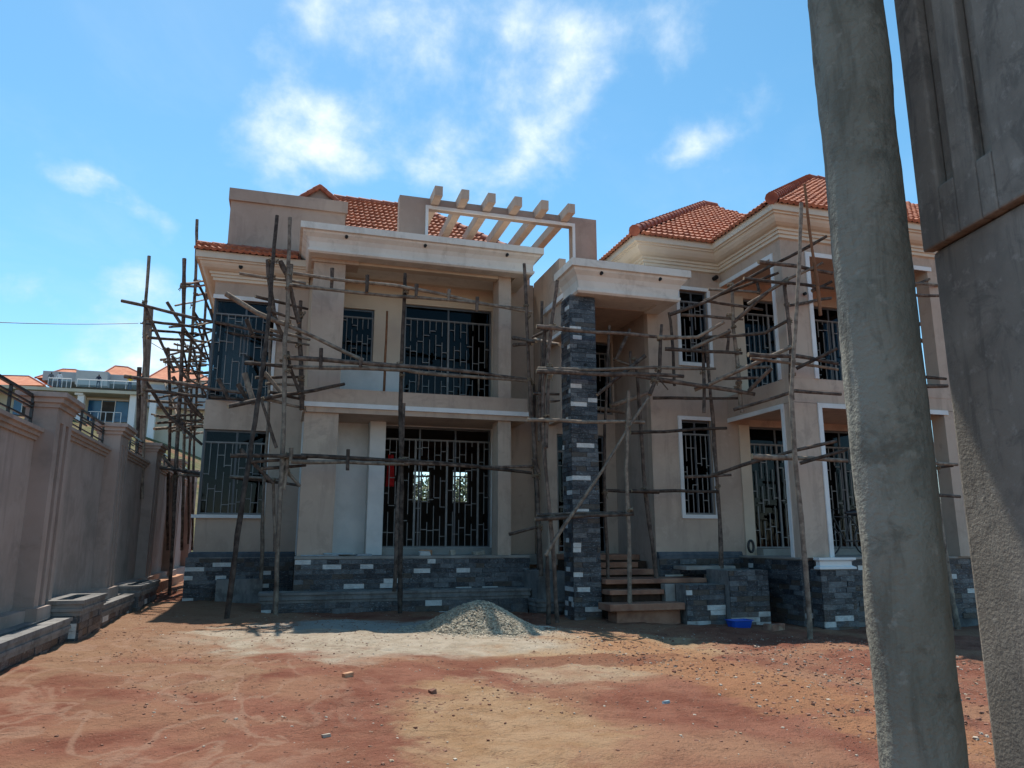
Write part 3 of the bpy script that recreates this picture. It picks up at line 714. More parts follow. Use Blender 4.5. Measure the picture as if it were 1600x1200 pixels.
# --- veranda bay of the right wing
BX0, BX1, BY = 10.1, 14.95, 13.2
vp = bx('veranda_plinth', BX0 + .02, BX1, BY + .12, RY - .121, -.4, 1.2, M['coping'], HO)
clad(vp, 'y', BX0 + .02, BX1, -.05, 1.18, BY + .12, -1, False, seed=17)
clad(vp, 'x', BY + .12, RY - .125, -.1, 1.18, BX0 + .02, -1, False, seed=18)
bx('veranda_floor', BX0 - .02, BX1 + .02, BY + .08, RY - .001, 1.201, FL1, M['slab'], HO)
bx('door_threshold', 10.64, 14.0, RY - .28, RY - .002, FL1 + .001, 1.39, M['slab'], HO)
for z0, z1 in ((FL1, 4.43), (4.97, 7.83)):
    bx('column', BX0, 10.82, BY, BY + .36, z0, z1, M['plaster'], HO)
    bx('column', 14.10, BX1, BY, BY + .36, z0, z1, M['plaster'], HO)
    bx('opening_trim', BX0 - .03, BX0 - .001, BY + .27, BY + .36, z0, z1 - .09, M['white'], HO)
    bx('opening_trim', BX0 - .03, BX0 - .001, BY + .27, RY - .001, z1 - .089, z1 + .01, M['white'], HO)
    bx('opening_trim', 10.72, 10.819, BY - .03, BY - .001, z0, z1 - .09, M['white'], HO)
    bx('opening_trim', 10.72, 14.2, BY - .03, BY - .001, z1 - .089, z1 + .01, M['white'], HO)
bx('veranda_slab', BX0, BX1, BY + .01, RY - .001, 4.44, FL2, M['plaster'], HO)
bx('veranda_upstand', BX0 + .001, BX1 - .001, BY + .002, BY + .2, 4.721, 4.969, M['plaster'], HO)
bx('veranda_upstand', BX0 + .001, BX0 + .2, BY + .201, RY - .002, 4.721, 4.969, M['plaster'], HO)
bx('veranda_beam', BX0, BX1, BY, BY + .36, 7.831, 8.6, M['plaster'], HO)
bx('veranda_beam', BX0, BX0 + .3, BY + .361, RY - .001, 7.831, 8.6, M['plaster'], HO)
bx('veranda_beam', BX1 - .3, BX1, BY + .361, RY - .001, 7.831, 8.6, M['plaster'], HO)
bx('veranda_ceiling', BX0 + .301, BX1 - .301, BY + .361, RY - .001, 7.95, 8.1, M['plaster'], HO)
# stone pedestal under the corner column
pd = bx('pedestal', 10.30, 11.06, 12.98, 13.28, -.4, 1.02, M['coping'], HO)
clad(pd, 'y', 10.28, 11.08, -.2, 1.0, 12.98, -1, True, row=.11, pale=.09, seed=21)
clad(pd, 'x', 12.98, 13.28, -.2, 1.0, 10.30, -1, False, row=.11, seed=22)
MB().sweep([(-.3, 1.02), (-.3, 1.245), (.06, 1.245), (.06, 1.2), (.0, 1.17), (.0, 1.09), (.06, 1.06), (.06, 1.02)], [(10.30, 13.1), (10.30, 12.98), (11.06, 12.98), (11.06, 13.1)]).build('pedestal_cap', M['white'], HO)
spout(10.4, BY, 3.25); spout(10.62, BY, 6.85)
cn = cornice(8.69, .465, .62)
MB().sweep(cn, [(8.05, 22), (8.05, RY), (BX0, RY), (BX0, BY), (BX1, BY), (BX1, RY), (15.75, RY), (15.75, 22)]).build('cornice', M['cream'], HO)
# roofs of the right wing
K = .72; ov = .48; ez = 8.662
e0 = (8.05 - ov, RY - ov, ez); RZ1 = ez + 5.0 * K; r0 = (e0[0] + 5.0, e0[1] + 5.0, RZ1)
e1 = (BX0 - ov, RY - ov, ez)
mainf = [e0, (15.75 + ov, RY - ov, ez), (15.75 + ov - 3.2, RY - ov + 5.0, RZ1), r0]
side = [e0, r0, (e0[0] + 5.0, 24.9, RZ1), (e0[0], 24.9, ez)]
rb = roof_body([mainf, side[::-1], [r0, (15.75 + ov - 3.2, r0[1], RZ1), (15.75 + ov, 25.2, ez), (e0[0], 25.2, ez)]])
tiles(rb, mainf, e0, mainf[1], 3); tiles(rb, side, (e0[0], 24.9, ez), e0, 4)
ridge(rb, (e0[0] - .02, e0[1] - .02, ez + .08), (r0[0], r0[1], RZ1 + .06), .125); ridge(rb, (r0[0], r0[1], RZ1 + .06), (15.75 + ov - 3.2, r0[1], RZ1 + .06), .125)
b0 = (BX0 - ov, BY - ov, ez + .004); tt = 6.0; bz = b0[2] + tt * .715; bt = (b0[0] + tt, b0[1] + tt, bz)
bR = 17.2 + 4.8
bf = [b0, (bR, b0[1], b0[2]), (bR, bt[1], bz), bt]
bs = [(b0[0], b0[1], b0[2]), bt, (bt[0], bt[1] + 3, bz), (b0[0], bt[1] + 3, b0[2])]
bfc = [b0, (BX1 + ov, b0[1], b0[2]), (BX1 + ov, b0[1] + 5.81, b0[2] + 5.81 * .7), (bt[0], bt[1], bz)]
bfc = [b0, (BX1 + ov + 1.2, b0[1], b0[2]), (BX1 + ov + 1.2, bt[1], bz), bt]
rb = roof_body([bfc, bs[::-1]])
tiles(rb, bfc, b0, bfc[1], 5)
tiles(rb, bs, (b0[0], bt[1] + 3, b0[2]), b0, 6)
ridge(rb, (b0[0] - .02, b0[1] - .02, b0[2] + .08), (bt[0], bt[1], bz + .06), .125); ridge(rb, (bt[0], bt[1], bz + .06), (BX1 + ov + 1.2, bt[1], bz + .06), .125)

# --- entrance steps
def step(name, x0, x1, y0, y1, z0, z1, mat): return bx(name, x0, x1, y0, y1, z0, z1, mat, HO, bevel=.015)
step('step', 6.40, 7.80, 14.16, 14.6, -.3, .22, M['stepc']); step('tread', 6.20, 7.84, 14.02, 14.62, .222, .36, M['stepc'])
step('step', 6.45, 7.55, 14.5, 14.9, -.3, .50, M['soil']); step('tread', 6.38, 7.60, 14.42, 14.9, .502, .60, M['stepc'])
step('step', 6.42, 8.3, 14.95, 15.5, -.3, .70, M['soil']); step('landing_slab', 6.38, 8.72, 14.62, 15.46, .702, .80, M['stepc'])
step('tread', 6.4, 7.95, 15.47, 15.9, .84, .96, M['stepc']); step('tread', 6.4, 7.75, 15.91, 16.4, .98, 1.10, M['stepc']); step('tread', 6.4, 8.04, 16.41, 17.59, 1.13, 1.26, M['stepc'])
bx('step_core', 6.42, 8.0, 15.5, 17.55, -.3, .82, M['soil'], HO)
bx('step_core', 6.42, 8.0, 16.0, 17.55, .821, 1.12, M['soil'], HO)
bx('step_cheek', 7.62, 7.84, 14.42, 14.61, .36, .70, M['slab'], HO)
bx('porch_side_step', 5.5, 6.18, 16.3, 18.5, -.2, .9, M['coping'], HO)

# ------------------------------------------------------------------ planters by the house
def planter(x0, x1, y0, y1, z0, z1, label, clads=('y',), single=True, cop=.16, wall=.12, group=None, seed=30, base=None, outs=None, copmat='coping'):
    p = thing('planter', ((x0 + x1) / 2, (y0 + y1) / 2, z0 + .1), label, 'planter', group)
    body = MB().grid([x0, x0 + wall, x1 - wall, x1], [y0, y0 + wall, y1 - wall, y1], [z0, z1 - .12, z1], lambda x, y, z: x0 + wall < x < x1 - wall and y0 + wall < y < y1 - wall and z > z1 - .12).build('wall', M['soil'] if False else M['coping'], p)
    bx('soil', x0 + wall, x1 - wall, y0 + wall, y1 - wall, z1 - .119, z1 - .10, M['soil'], p)
    if 'y' in clads: clad(p, 'y', x0, x1, z0 + .1, z1 - cop, y0, -1, single, row=.105, pale=.11, seed=seed)
    if 'x+' in clads: clad(p, 'x', y0, y1, z0 + .1, z1 - cop, x1, 1, single, row=.105, pale=.06, seed=seed + 1)
    if cop:
        MB().sweep([(-.12, z1 + .002), (-.12, z1 + .05), (.07, z1 + .05), (.07, z1), (.045, z1 - .01), (.045, z1 - .055), (.06, z1 - .06), (.06, z1 - .10), (.035, z1 - .11), (.035, z1 - cop), (.001, z1 - cop), (.001, z1 + .002)],
                   [(x0, y0), (x1, y0), (x1, y1), (x0, y1)], closed=True).build('coping', M[copmat], p)
    return p
planter(-.32, 5.40, 16.78, 17.30, -.15, .47, 'long low stone planter with moulded coping along the terrace front', seed=31)
planter(5.47, 5.98, 16.2, 17.25, -.2, .26, 'small low planter box with ribbed coping between terrace and porch pillar', seed=33, cop=.2)
# blocks right of the steps
planter(7.86, 8.74, 14.02, 14.60, -.3, .70, 'slate clad block right of the entrance steps under the landing slab', cop=0, seed=35)
planter(8.76, 9.68, 13.86, 14.7, -.35, .98, 'taller slate clad planter box behind the blue basin', clads=('y',), cop=0, seed=37)
sl = bx('broken_slab', 8.3, 9.5, 14.72, 15.3, .96, 1.04, M['slab'], None, bevel=.01); tag(sl, 'rough dark concrete slab lying on the planter right of the steps', 'slab')
planter(13.2, 16.5, 10.4, 11.2, -.5, .12, 'low planter with moulded coping seen between the round post and gate pillar', seed=39)

# ------------------------------------------------------------------ boundary wall, left
BW = thing('boundary_wall', (-3.4, 14, .2), 'mauve brown boundary wall with grooved pillars and black railings', 'boundary wall')
def cap_ring(x0, x1, y0, y1, z, parent, s=1.0):
    MB().sweep([(-.05, z), (.03 * s, z), (.03 * s, z + .055), (.075 * s, z + .065), (.075 * s, z + .125), (.12 * s, z + .135), (.12 * s, z + .20), (-.05, z + .22)], [(x0, y0), (x1, y0), (x1, y1), (x0, y1)], closed=True).build('cap_moulding', M['wallgrey'], parent)
    bx('cap_top', x0 + .02, x1 - .02, y0 + .02, y1 - .02, z + .205, z + .225, M['wallgrey'], parent)
PH = [7.15, 11.6, 15.85, 20.2, 24.5, 28.8]
for i, y0 in enumerate(PH):
    y1 = y0 + .80; zt = 3.02 + .20 * i if i < 4 else 3.7 + .05 * (i - 4); xf = -3.06
    zt = [3.1, 3.38, 3.57, 3.72, 3.76, 3.8][i]
    gz0, gz1 = .7, zt - .18
    g = [(y0 + .20, y0 + .35), (y0 + .50, y0 + .65)]
    ys = sorted({y0, y1, *[q for a in g for q in a]})
    pb = MB().grid([-3.45, xf - .10, xf], ys, [-.2, gz0, gz1, zt], lambda x, y, z: x > xf - .10 and gz0 < z < gz1 and any(a < y < b_ for a, b_ in g)).build('pillar', M['wallgrey'], BW)
    cap_ring(-3.45, xf, y0, y1, zt, pb)
    bx('pillar_foot', -3.46, xf + .07, y0 - .08, y1 + .08, -.2, .72, M['wallgrey'], pb)
for i in range(-1, 5):
    y0 = (PH[i] + .80) if i >= 0 else 2.0; y1 = PH[i + 1]; zt = [2.62, 2.92, 3.14, 3.30, 3.40, 3.45][i + 1]
    p = bx('wall_panel', -3.45, -3.30, y0 + .001, y1 - .001, -.2, zt, M['wallgrey'], BW)
    MB().sweep([(-.25, zt), (-.25, zt + .16), (.11, zt + .16), (.11, zt + .11), (.07, zt + .10), (.07, zt + .055), (.035, zt + .05), (.035, zt - .0), (-.05, zt)][::-1], [(-3.30, y1 - .002), (-3.30, y0 + .002)][::-1]).build('panel_coping', M['wallgrey'], p)
    # ledge at the foot
    bx('foot_ledge', -3.30, -3.12, y0 + .085, y1 - .085, -.2, .70, M['wallgrey'], p)
    # railing
    rl = MB(); zr = zt + .18; a, b_ = y0 + .06, y1 - .06; xr = -3.36
    rl.box(xr - .02, xr + .02, a, b_, zr + .40, zr + .44)
    for zz, q0, q1 in ((zr + .30, .0, 1.), (zr + .20, .0, .62), (zr + .10, .25, 1.), (zr + .03, 0., 1.), (zr + .25, .5, 1.)):
        rl.box(xr - .011, xr + .011, a + (b_ - a) * q0, a + (b_ - a) * q1, zz, zz + .022)
    for q in (0, .25, .5, .75, 1): yy = a + (b_ - a) * q; rl.box(xr - .018, xr + .018, yy - .018, yy + .018, zr - .03, zr + .40)
    rl.build('railing', M['black'], BW)
# planters at the foot of the wall
planter(-3.10, -2.78, 5.0, 12.18, -.05, .50, 'nearest low planter run along the left boundary wall', clads=('x+',), seed=41, group=None)
planter(-3.10, -2.66, 12.2, 13.6, -.05, .72, 'taller planter box nearest the camera at the left wall', clads=('y', 'x+'), seed=43)
planter(-3.10, -2.80, 13.62, 17.1, -.05, .50, 'low planter run between the two taller boxes at the left wall', clads=('x+',), seed=45)
planter(-3.10, -2.70, 17.12, 19.5, -.05, .64, 'farther taller planter box at the left wall beside the scaffold foot', clads=('y', 'x+'), seed=47)
bkerb = bx('brick_kerb', -3.10, -2.85, 19.6, 26, -.1, .55, M['brickm'], None); tag(bkerb, 'unplastered red brick kerb at the shaded end of the left wall', 'kerb')

# ------------------------------------------------------------------ scaffolding
def pole_pts(pts, r, seed, taper=.78):
    rr = random.Random(seed); P = [yat(*p) for p in pts]; out = []
    seglen = [(P[i + 1] - P[i]).length for i in range(len(P) - 1)]
    for i in range(len(P) - 1):
        k = max(2, int(seglen[i] / .35))
        for j in range(k): out.append(P[i].lerp(P[i + 1], j / k))
    out.append(P[-1]); n_ = len(out)
    ph = rr.uniform(0, 6.28); amp = min(.03, sum(seglen) * .006)
    side = (P[-1] - P[0]).normalized().cross(Vector((.3, 1, .2))).normalized()
    rad = []
    for i in range(n_):
        t = i / (n_ - 1); out[i] = out[i] + side * (amp * math.sin(ph + t * 7) * math.sin(math.pi * t)) + Vector((rr.uniform(-1, 1), rr.uniform(-1, 1), rr.uniform(-1, 1))) * (.006 if 0 < i < n_ - 1 else 0)
        rad.append(r * .92 * (1 - (1 - taper) * t) * rr.uniform(.9, 1.14))
    return out, rad
PS = [100]
REG = {}
def pole(parent, name, pts, r=.042, mat=None):
    PS[0] += 1; o, rad = pole_pts(pts, r, PS[0]); REG.setdefault(parent.name, []).append((name, o, rad, parent))
    m = mat or (M['barkpale'] if random.Random(PS[0] * 3).random() < .24 else M['bark'])
    return MB().tube(o, rad, 8, 0, 1).build(name, [m, M['barkend'] if mat is None else m], parent, smooth=True, fix=False)
U, L_, B_ = 'upright_pole', 'ledger_pole', 'brace_pole'
def P2(a, Y0, b, Y1): return [(a[0], a[1], Y0), (b[0], b[1], Y1)]
def PY(Y, *pts): return [(p[0], p[1], Y) for p in pts]

s1 = thing('scaffolding', (-2.6, 20.4, .25), 'scaffold of lashed thin poles along the left side of the house', 'scaffolding')
for pts, r in [((19.9, (233, 400), (226, 520), (224, 700), (222, 780)), .045), ((20.3, (288, 404), (285, 520), (283, 605), (278, 700), (264, 938)), .055), ((22.6, (308, 343), (306, 419), (299, 520), (291, 620), (284, 860)), .05),
               ((24.6, (323, 447), (318, 520), (307, 600), (300, 860)), .045), ((23.6, (263, 544), (265, 611), (264, 700), (262, 860)), .05), ((19.9, (218, 574), (214, 690), (212, 780)), .055), ((26.4, (329, 536), (326, 700), (322, 860)), .045),
               ((25.6, (299, 600), (297, 700), (294, 850)), .045)]:
    pole(s1, U, PY(r and pts[0], *pts[1:]), r)
for a, ya, b, yb, r in [((190, 470), 19.9, (442, 527), 18.5, .045), ((234, 502), 20.0, (447, 532), 18.5, .04), ((235, 516), 20.2, (310, 522), 21.5, .04), ((229, 527), 20.1, (322, 534), 21.5, .04),
                        ((259, 546), 23.6, (322, 552), 24.6, .045), ((256, 565), 23.6, (322, 565), 24.6, .05), ((267, 574), 23.6, (322, 571), 24.8, .04), ((195, 588), 19.8, (384, 614), 18.6, .05), ((226, 610), 19.9, (384, 625), 18.6, .05),
                        ((230, 626), 20.1, (316, 633), 22, .04), ((246, 636), 22, (283, 638), 22, .04), ((249, 652), 23, (316, 647), 24, .045), ((244, 661), 23, (316, 657), 24, .04), ((241, 670), 23, (316, 664), 25, .045), ((268, 673), 24, (316, 667), 25, .04), ((288, 685), 24, (316, 675), 26, .04),
                        ((284, 444), 20.3, (322, 439), 23, .04), ((284, 448), 20.3, (322, 446), 23, .04), ((307, 461), 22.6, (326, 458), 24.6, .04), ((270, 624), 22, (304, 604), 25, .035), ((290, 597), 22, (324, 587), 25, .035), ((292, 584), 23, (325, 581), 25, .035),
                        ((251, 731), 20.2, (470, 759), 18.2, .045), ((281, 742), 20.0, (440, 749), 18.3, .04), ((300, 512), 22, (342, 500), 24, .035), ((300, 527), 22, (338, 515), 24, .035), ((310, 540), 22, (342, 526), 24, .035)]:
    pole(s1, L_, P2(a, ya, b, yb), r)
for k in range(12):
    y_ = 548 + k * 12 + R_.uniform(-4, 4); pole(s1, L_, P2((302 + R_.uniform(-12, 10), y_), 24.5, (332, y_ - R_.uniform(-2, 12)), 26.5), .032)
rc = random.Random(21)
for k in range(16):
    x_, y_ = rc.uniform(232, 300), rc.uniform(470, 690); pole(s1, L_, P2((x_, y_), rc.uniform(20, 23), (x_ + rc.uniform(30, 75), y_ + rc.uniform(-14, 16)), rc.uniform(21.5, 25)), rc.uniform(.026, .036))
for k in range(8):
    x_, y_ = rc.uniform(255, 310), rc.uniform(500, 640); pole(s1, B_, P2((x_, y_), rc.uniform(21, 24), (x_ + rc.uniform(8, 36), y_ + rc.uniform(40, 90)), rc.uniform(21, 24)), rc.uniform(.028, .04))
for pts, r in [((19.9, (224, 472), (245, 520), (272, 580)), .045), ((20.4, (261, 472), (289, 515), (323, 562)), .045), ((21, (269, 556), (290, 590), (311, 601)), .045), ((20.2, (223, 588), (264, 651), (316, 695)), .05), ((20.6, (270, 589), (290, 620), (317, 653)), .05),
               ((22.8, (307, 438), (318, 460), (327, 484)), .045), ((23, (303, 488), (318, 512), (331, 552)), .045), ((20.5, (328, 483), (338, 516)), .045), ((20.2, (254, 712), (277, 740)), .045), ((21.5, (288, 620), (302, 642), (318, 655)), .045), ((21, (336, 592), (357, 624)), .045)]:
    pole(s1, B_, PY(pts[0], *pts[1:]), r)

s2 = thing('scaffolding', (1.5, 16.2, .1), 'scaffold of crooked poles in front of the balcony and corner window', 'scaffolding')
pole(s2, U, [(433, 337, 16.6), (421, 479, 16.3), (397, 660, 15.9), (354, 968, 15.35)][::-1], .055)
pole(s2, U, [(430, 966, 16.05), (441, 660, 16.2), (445, 532, 16.3), (450, 500, 16.35), (453, 340, 16.6)], .055)
for pts, r in [((18.35, (408, 905), (418, 660), (422, 532)), .045), ((17.05, (472, 640), (468, 518), (470, 470)), .06), ((16.35, (625, 958), (626, 640), (629, 566), (633, 427)), .055), ((16.68, (616, 924), (631, 630)), .05),
               ((16.4, (430, 862), (427, 747)), .04), ((16.2, (443, 765), (450, 708)), .045), ((16.25, (432, 700), (408, 624)), .04), ((16.2, (846, 900), (840, 797), (829, 620), (827, 567), (823, 475), (819, 412)), .055), ((16.3, (842, 890), (836, 700), (834, 600)), .05)]:
    pole(s2, U, PY(pts[0], *pts[1:]), r)
pole(s2, U, PY(18.2, (600, 612), (605, 486)), .035, M['rust'])
for pts, r in [((16.45, (353, 459), (402, 488), (568, 563)), .058), ((16.6, (419, 406), (422, 450), (428, 493), (445, 533)), .06), ((16.55, (438, 408), (448, 429), (454, 455), (467, 505)), .065), ((16.5, (455, 413), (453, 452)), .05),
               ((16.5, (382, 583), (397, 632)), .07), ((16.7, (372, 600), (387, 626)), .055), ((16.6, (413, 582), (442, 617)), .05), ((16.5, (449, 549), (453, 575), (468, 614)), .045), ((17, (385, 499), (395, 524)), .05), ((16.3, (376, 702), (427, 755)), .045), ((16.3, (449, 737), (469, 760)), .045), ((16.9, (341, 592), (357, 623)), .05),
               ((16.1, (833, 716), (842, 738)), .06)]:
    pole(s2, B_, PY(pts[0], *pts[1:]), r)
for a, ya, b, yb, r in [((374, 427), 16.5, (478, 443), 16.7, .04), ((399, 463), 16.4, (481, 483), 17, .042), ((421, 486), 16.4, (470, 500), 17, .042), ((421, 515), 16.5, (484, 531), 17.1, .042), ((419, 528), 16.5, (483, 539), 17.1, .04), ((382, 567), 16.4, (492, 575), 16.4, .045),
                        ((399, 590), 16.6, (470, 589), 17.1, .036), ((415, 599), 16.6, (470, 602), 17.1, .036), ((356, 635), 16.0, (538, 600), 17.2, .052), ((411, 623), 16.4, (474, 637), 17.2, .045), ((420, 612), 16.4, (472, 624), 17.2, .04),
                        ((360, 712), 16.0, (478, 713), 16.15, .05), ((455, 721), 16.1, (640, 725), 16.25, .048), ((409, 732), 16.2, (478, 727), 16.5, .04), ((386, 722), 16.1, (480, 716), 16.4, .04)]:
    pole(s2, L_, P2(a, ya, b, yb), r)
for pts, r in [(((453, 559), (645, 571), (828, 594)), .055), (((458, 574), (631, 578), (828, 596)), .05), (((458, 427), (614, 447), (831, 488)), .045), (((452, 445), (636, 464), (823, 483)), .045), (((470, 712), (628, 718), (831, 739)), .05), (((631, 723), (740, 729), (832, 729)), .04)]:
    pole(s2, L_, PY(16.22, *pts), r)
for x, y, y2, Y in [(519, 419, 450, 16.6), (574, 430, 457, 16.5), (651, 444, 464, 16.5), (702, 452, 470, 16.5), (746, 464, 486, 16.5), (502, 544, 578, 16.5), (564, 558, 573, 16.5), (455, 700, 720, 16.3), (544, 702, 735, 16.3)]:
    pole(s2, 'stub_pole', PY(Y - .32, (x, y), (x - 1, y2)), .045)
pole(s2, B_, PY(18.0, (655, 578), (653, 610)), .03); pole(s2, B_, PY(18.0, (748, 590), (748, 612)), .03)
pole(s2, L_, P2((795, 835), 16.3, (845, 822), 16.2), .04)

s3 = thing('scaffolding', (6.6, 14.4, .0), 'scaffold of poles around the stone porch pillar and entrance steps', 'scaffolding')
for pts, r in [((14.45, (871, 978), (860, 810), (851, 683), (850, 600), (861, 508), (871, 438)), .05), ((14.4, (857, 978), (855, 868)), .055), ((16.9, (843, 690), (847, 471)), .05), ((14.5, (850, 576), (851, 508)), .055), ((14.4, (853, 700), (857, 592)), .045),
               ((15.0, (950, 908), (944, 667), (947, 593), (952, 509)), .045), ((14.15, (984, 944), (980, 794), (982, 612)), .05), ((14.95, (1026, 907), (1009, 762), (998, 640), (993, 560)), .052), ((14.3, (1015, 617), (1030, 580), (1034, 507)), .05),
               ((14.9, (1054, 603), (1048, 500), (1045, 488)), .042), ((14.3, (1100, 645), (1099, 526)), .042), ((14.75, (1127, 888), (1123, 756), (1113, 650), (1107, 593), (1103, 528)), .052), ((14.6, (984, 655), (982, 610)), .04)]:
    pole(s3, U, PY(pts[0], *pts[1:]), r)
for a, ya, b, yb, r in [((838, 510), 14.3, (1032, 527), 14.3, .05), ((1028, 527), 14.25, (1090, 527), 14.5, .045), ((840, 576), 14.3, (1118, 576), 14.3, .042), ((838, 580), 14.25, (1068, 588), 14.3, .055), ((993, 587), 14.3, (1133, 609), 14.4, .045), ((1010, 589), 14.5, (1110, 606), 14.4, .04),
                        ((824, 656), 14.35, (1007, 660), 14.2, .045), ((985, 676), 14.5, (1135, 669), 14.6, .04), ((946, 766), 15.0, (1030, 770), 14.8, .036), ((987, 767), 14.7, (1123, 768), 14.7, .04), ((836, 811), 14.3, (990, 803), 14.1, .045), ((838, 805), 14.45, (990, 799), 14.2, .035),
                        ((832, 527), 15.2, (868, 510), 14.6, .035), ((835, 530), 15.5, (874, 538), 14.6, .04), ((802, 528), 17, (838, 534), 15.6, .05), ((803, 539), 17.1, (832, 537), 16, .05), ((833, 615), 15.5, (874, 616), 15.4, .035), ((858, 627), 14.9, (874, 626), 15.2, .03), ((934, 638), 15.6, (975, 644), 15.8, .055)]:
    pole(s3, L_, P2(a, ya, b, yb), r)
pole(s3, 'diagonal_plank', P2((852, 868), 14.2, (1013, 622), 14.2), .042, M['barkpale'])
for pts, r in [((14.6, (1008, 556), (978, 580), (933, 617)), .05), ((15.2, (984, 515), (962, 562)), .045), ((15.4, (958, 561), (986, 571)), .036), ((15.4, (954, 634), (978, 626), (1013, 613)), .06), ((14.3, (1030, 592), (1044, 609)), .02), ((15, (985, 549), (985, 575)), .035)]:
    pole(s3, B_, PY(pts[0], *pts[1:]), r)

s4 = thing('scaffolding', (10, 12.4, -.1), 'scaffold of poles around the right veranda with a rusty pipe', 'scaffolding')
for pts, r in [((14.0, (1160, 645), (1157, 632), (1147, 515), (1144, 442)), .05), ((12.75, (1238, 625), (1236, 590), (1235, 540), (1225, 442)), .045), ((11.9, (1266, 999), (1260, 912), (1244, 727), (1239, 620), (1245, 480), (1252, 317)), .05),
               ((13.0, (1498, 990), (1488, 940), (1470, 800), (1456, 700), (1440, 585)), .06), ((14.2, (1136, 552), (1139, 514)), .04), ((13.9, (1186, 455), (1183, 442)), .04)]:
    pole(s4, U, PY(pts[0], *pts[1:]), r)
pole(s4, 'rusty_pipe', PY(12.35, (1282, 493), (1257, 288)), .036, M['rust'])
for pts, r in [([(1046, 492, 14.5), (1105, 470, 14.0), (1205, 417, 13.0), (1292, 369, 12.3)], .045), ([(1185, 409, 12.5), (1245, 416, 12.5), (1300, 427, 12.6)], .05), ([(1100, 470, 14.2), (1137, 457, 13.8), (1217, 426, 12.9)], .036), ([(1162, 435, 12.7), (1235, 443, 12.6), (1302, 451, 12.7)], .042),
               ([(1169, 475, 13.6), (1235, 435, 12.7), (1286, 411, 12.3)], .042), ([(1147, 503, 13.9), (1205, 452, 13.1), (1232, 434, 12.8)], .045), ([(1107, 452, 14.2), (1187, 457, 13.8)], .038), ([(1099, 469, 14.3), (1192, 484, 13.6)], .042), ([(1065, 492, 14.4), (1161, 499, 14.0)], .04),
               ([(1036, 529, 14.5), (1090, 526, 14.2), (1132, 503, 13.8)], .045), ([(1102, 527, 14.2), (1195, 521, 13.4), (1236, 498, 12.8)], .045), ([(1039, 545, 14.5), (1160, 552, 13.9)], .048), ([(1080, 545, 14.3), (1142, 517, 13.8)], .045), ([(1169, 554, 12.6), (1245, 557, 12.5), (1309, 568, 12.6)], .05),
               ([(1173, 560, 12.8), (1245, 568, 12.7), (1309, 577, 12.7)], .04), ([(1108, 601, 14.1), (1180, 567, 13.2), (1237, 542, 12.6)], .05), ([(1085, 609, 14.4), (1112, 599, 14.2)], .045), ([(1244, 576, 12.6), (1308, 544, 12.1)], .042), ([(1156, 574, 13.9), (1204, 573, 13.4)], .04), ([(1119, 592, 14.1), (1186, 590, 13.6)], .04),
               ([(1170, 611, 13.8), (1206, 575, 13.3)], .05), ([(1030, 594, 14.4), (1110, 604, 14.2), (1180, 616, 13.8)], .055), ([(1020, 622, 14.8), (1158, 622, 14.2)], .042), ([(1147, 640, 13.8), (1242, 612, 12.5), (1314, 616, 12.5)], .042),
               ([(1112, 743, 14.2), (1162, 727, 13.5), (1240, 704, 12.4), (1308, 689, 11.9)], .045), ([(1175, 713, 12.5), (1245, 716, 12.4), (1324, 720, 12.3)], .055), ([(1250, 724, 12.3), (1324, 702, 11.9)], .04), ([(1070, 745, 14.8), (1143, 742, 14.3)], .04),
               ([(1298, 466, 13.4), (1230, 478, 12.9)], .04), ([(1268, 455, 12.8), (1300, 440, 12.6)], .04),
               ([(1424, 447, 13.0), (1452, 436, 13.2)], .035), ([(1426, 443, 12.9), (1470, 446, 13.2)], .04), ([(1424, 461, 12.8), (1474, 462, 12.8)], .04), ([(1430, 588, 12.6), (1478, 592, 12.6)], .045), ([(1430, 603, 12.6), (1480, 603, 12.6)], .05), ([(1448, 723, 12.8), (1496, 726, 12.8)], .045), ([(1452, 733, 13.2), (1490, 728, 12.8)], .035), ([(1455, 773, 12.8), (1500, 776, 12.8)], .045), ([(1432, 508, 16), (1462, 499, 16)], .06), ([(1432, 528, 16), (1456, 541, 16)], .06)]:
    pole(s4, L_, pts, r)

def lashings():
    rl = random.Random(3)
    for lst in REG.values():
        ups = [q for q in lst if q[0] == 'upright_pole']; led = [q for q in lst if q[0] in ('ledger_pole', 'brace_pole')]
        for _, uo, ur, par in ups:
            for _, lo, lr, _p in led:
                best = min(((a - b).length, i, j) for i, a in enumerate(uo) for j, b in enumerate(lo))
                if best[0] > .24: continue
                i, j = best[1], best[2]; c = uo[i].lerp(lo[j], .35); t = (uo[min(i + 1, len(uo) - 1)] - uo[max(i - 1, 0)]).normalized(); a = t.orthogonal().normalized(); b = t.cross(a)
                R = ur[i] * 1.12 + .012; n_ = 10; mb = MB()
                pts = [c + (a * math.cos(6.2832 * k / n_) + b * math.sin(6.2832 * k / n_)) * R + t * (rl.uniform(-.02, .02) + .03 * (k / n_ - 1)) for k in range(2 * n_ + 1)]
                pts.append(pts[-1] + Vector((rl.uniform(-.05, .05), -.03, -rl.uniform(.05, .14))))
                mb.tube(pts, [.011] * len(pts), 5).build('rope_lashing', M['rope'], par, fix=False)
lashings()
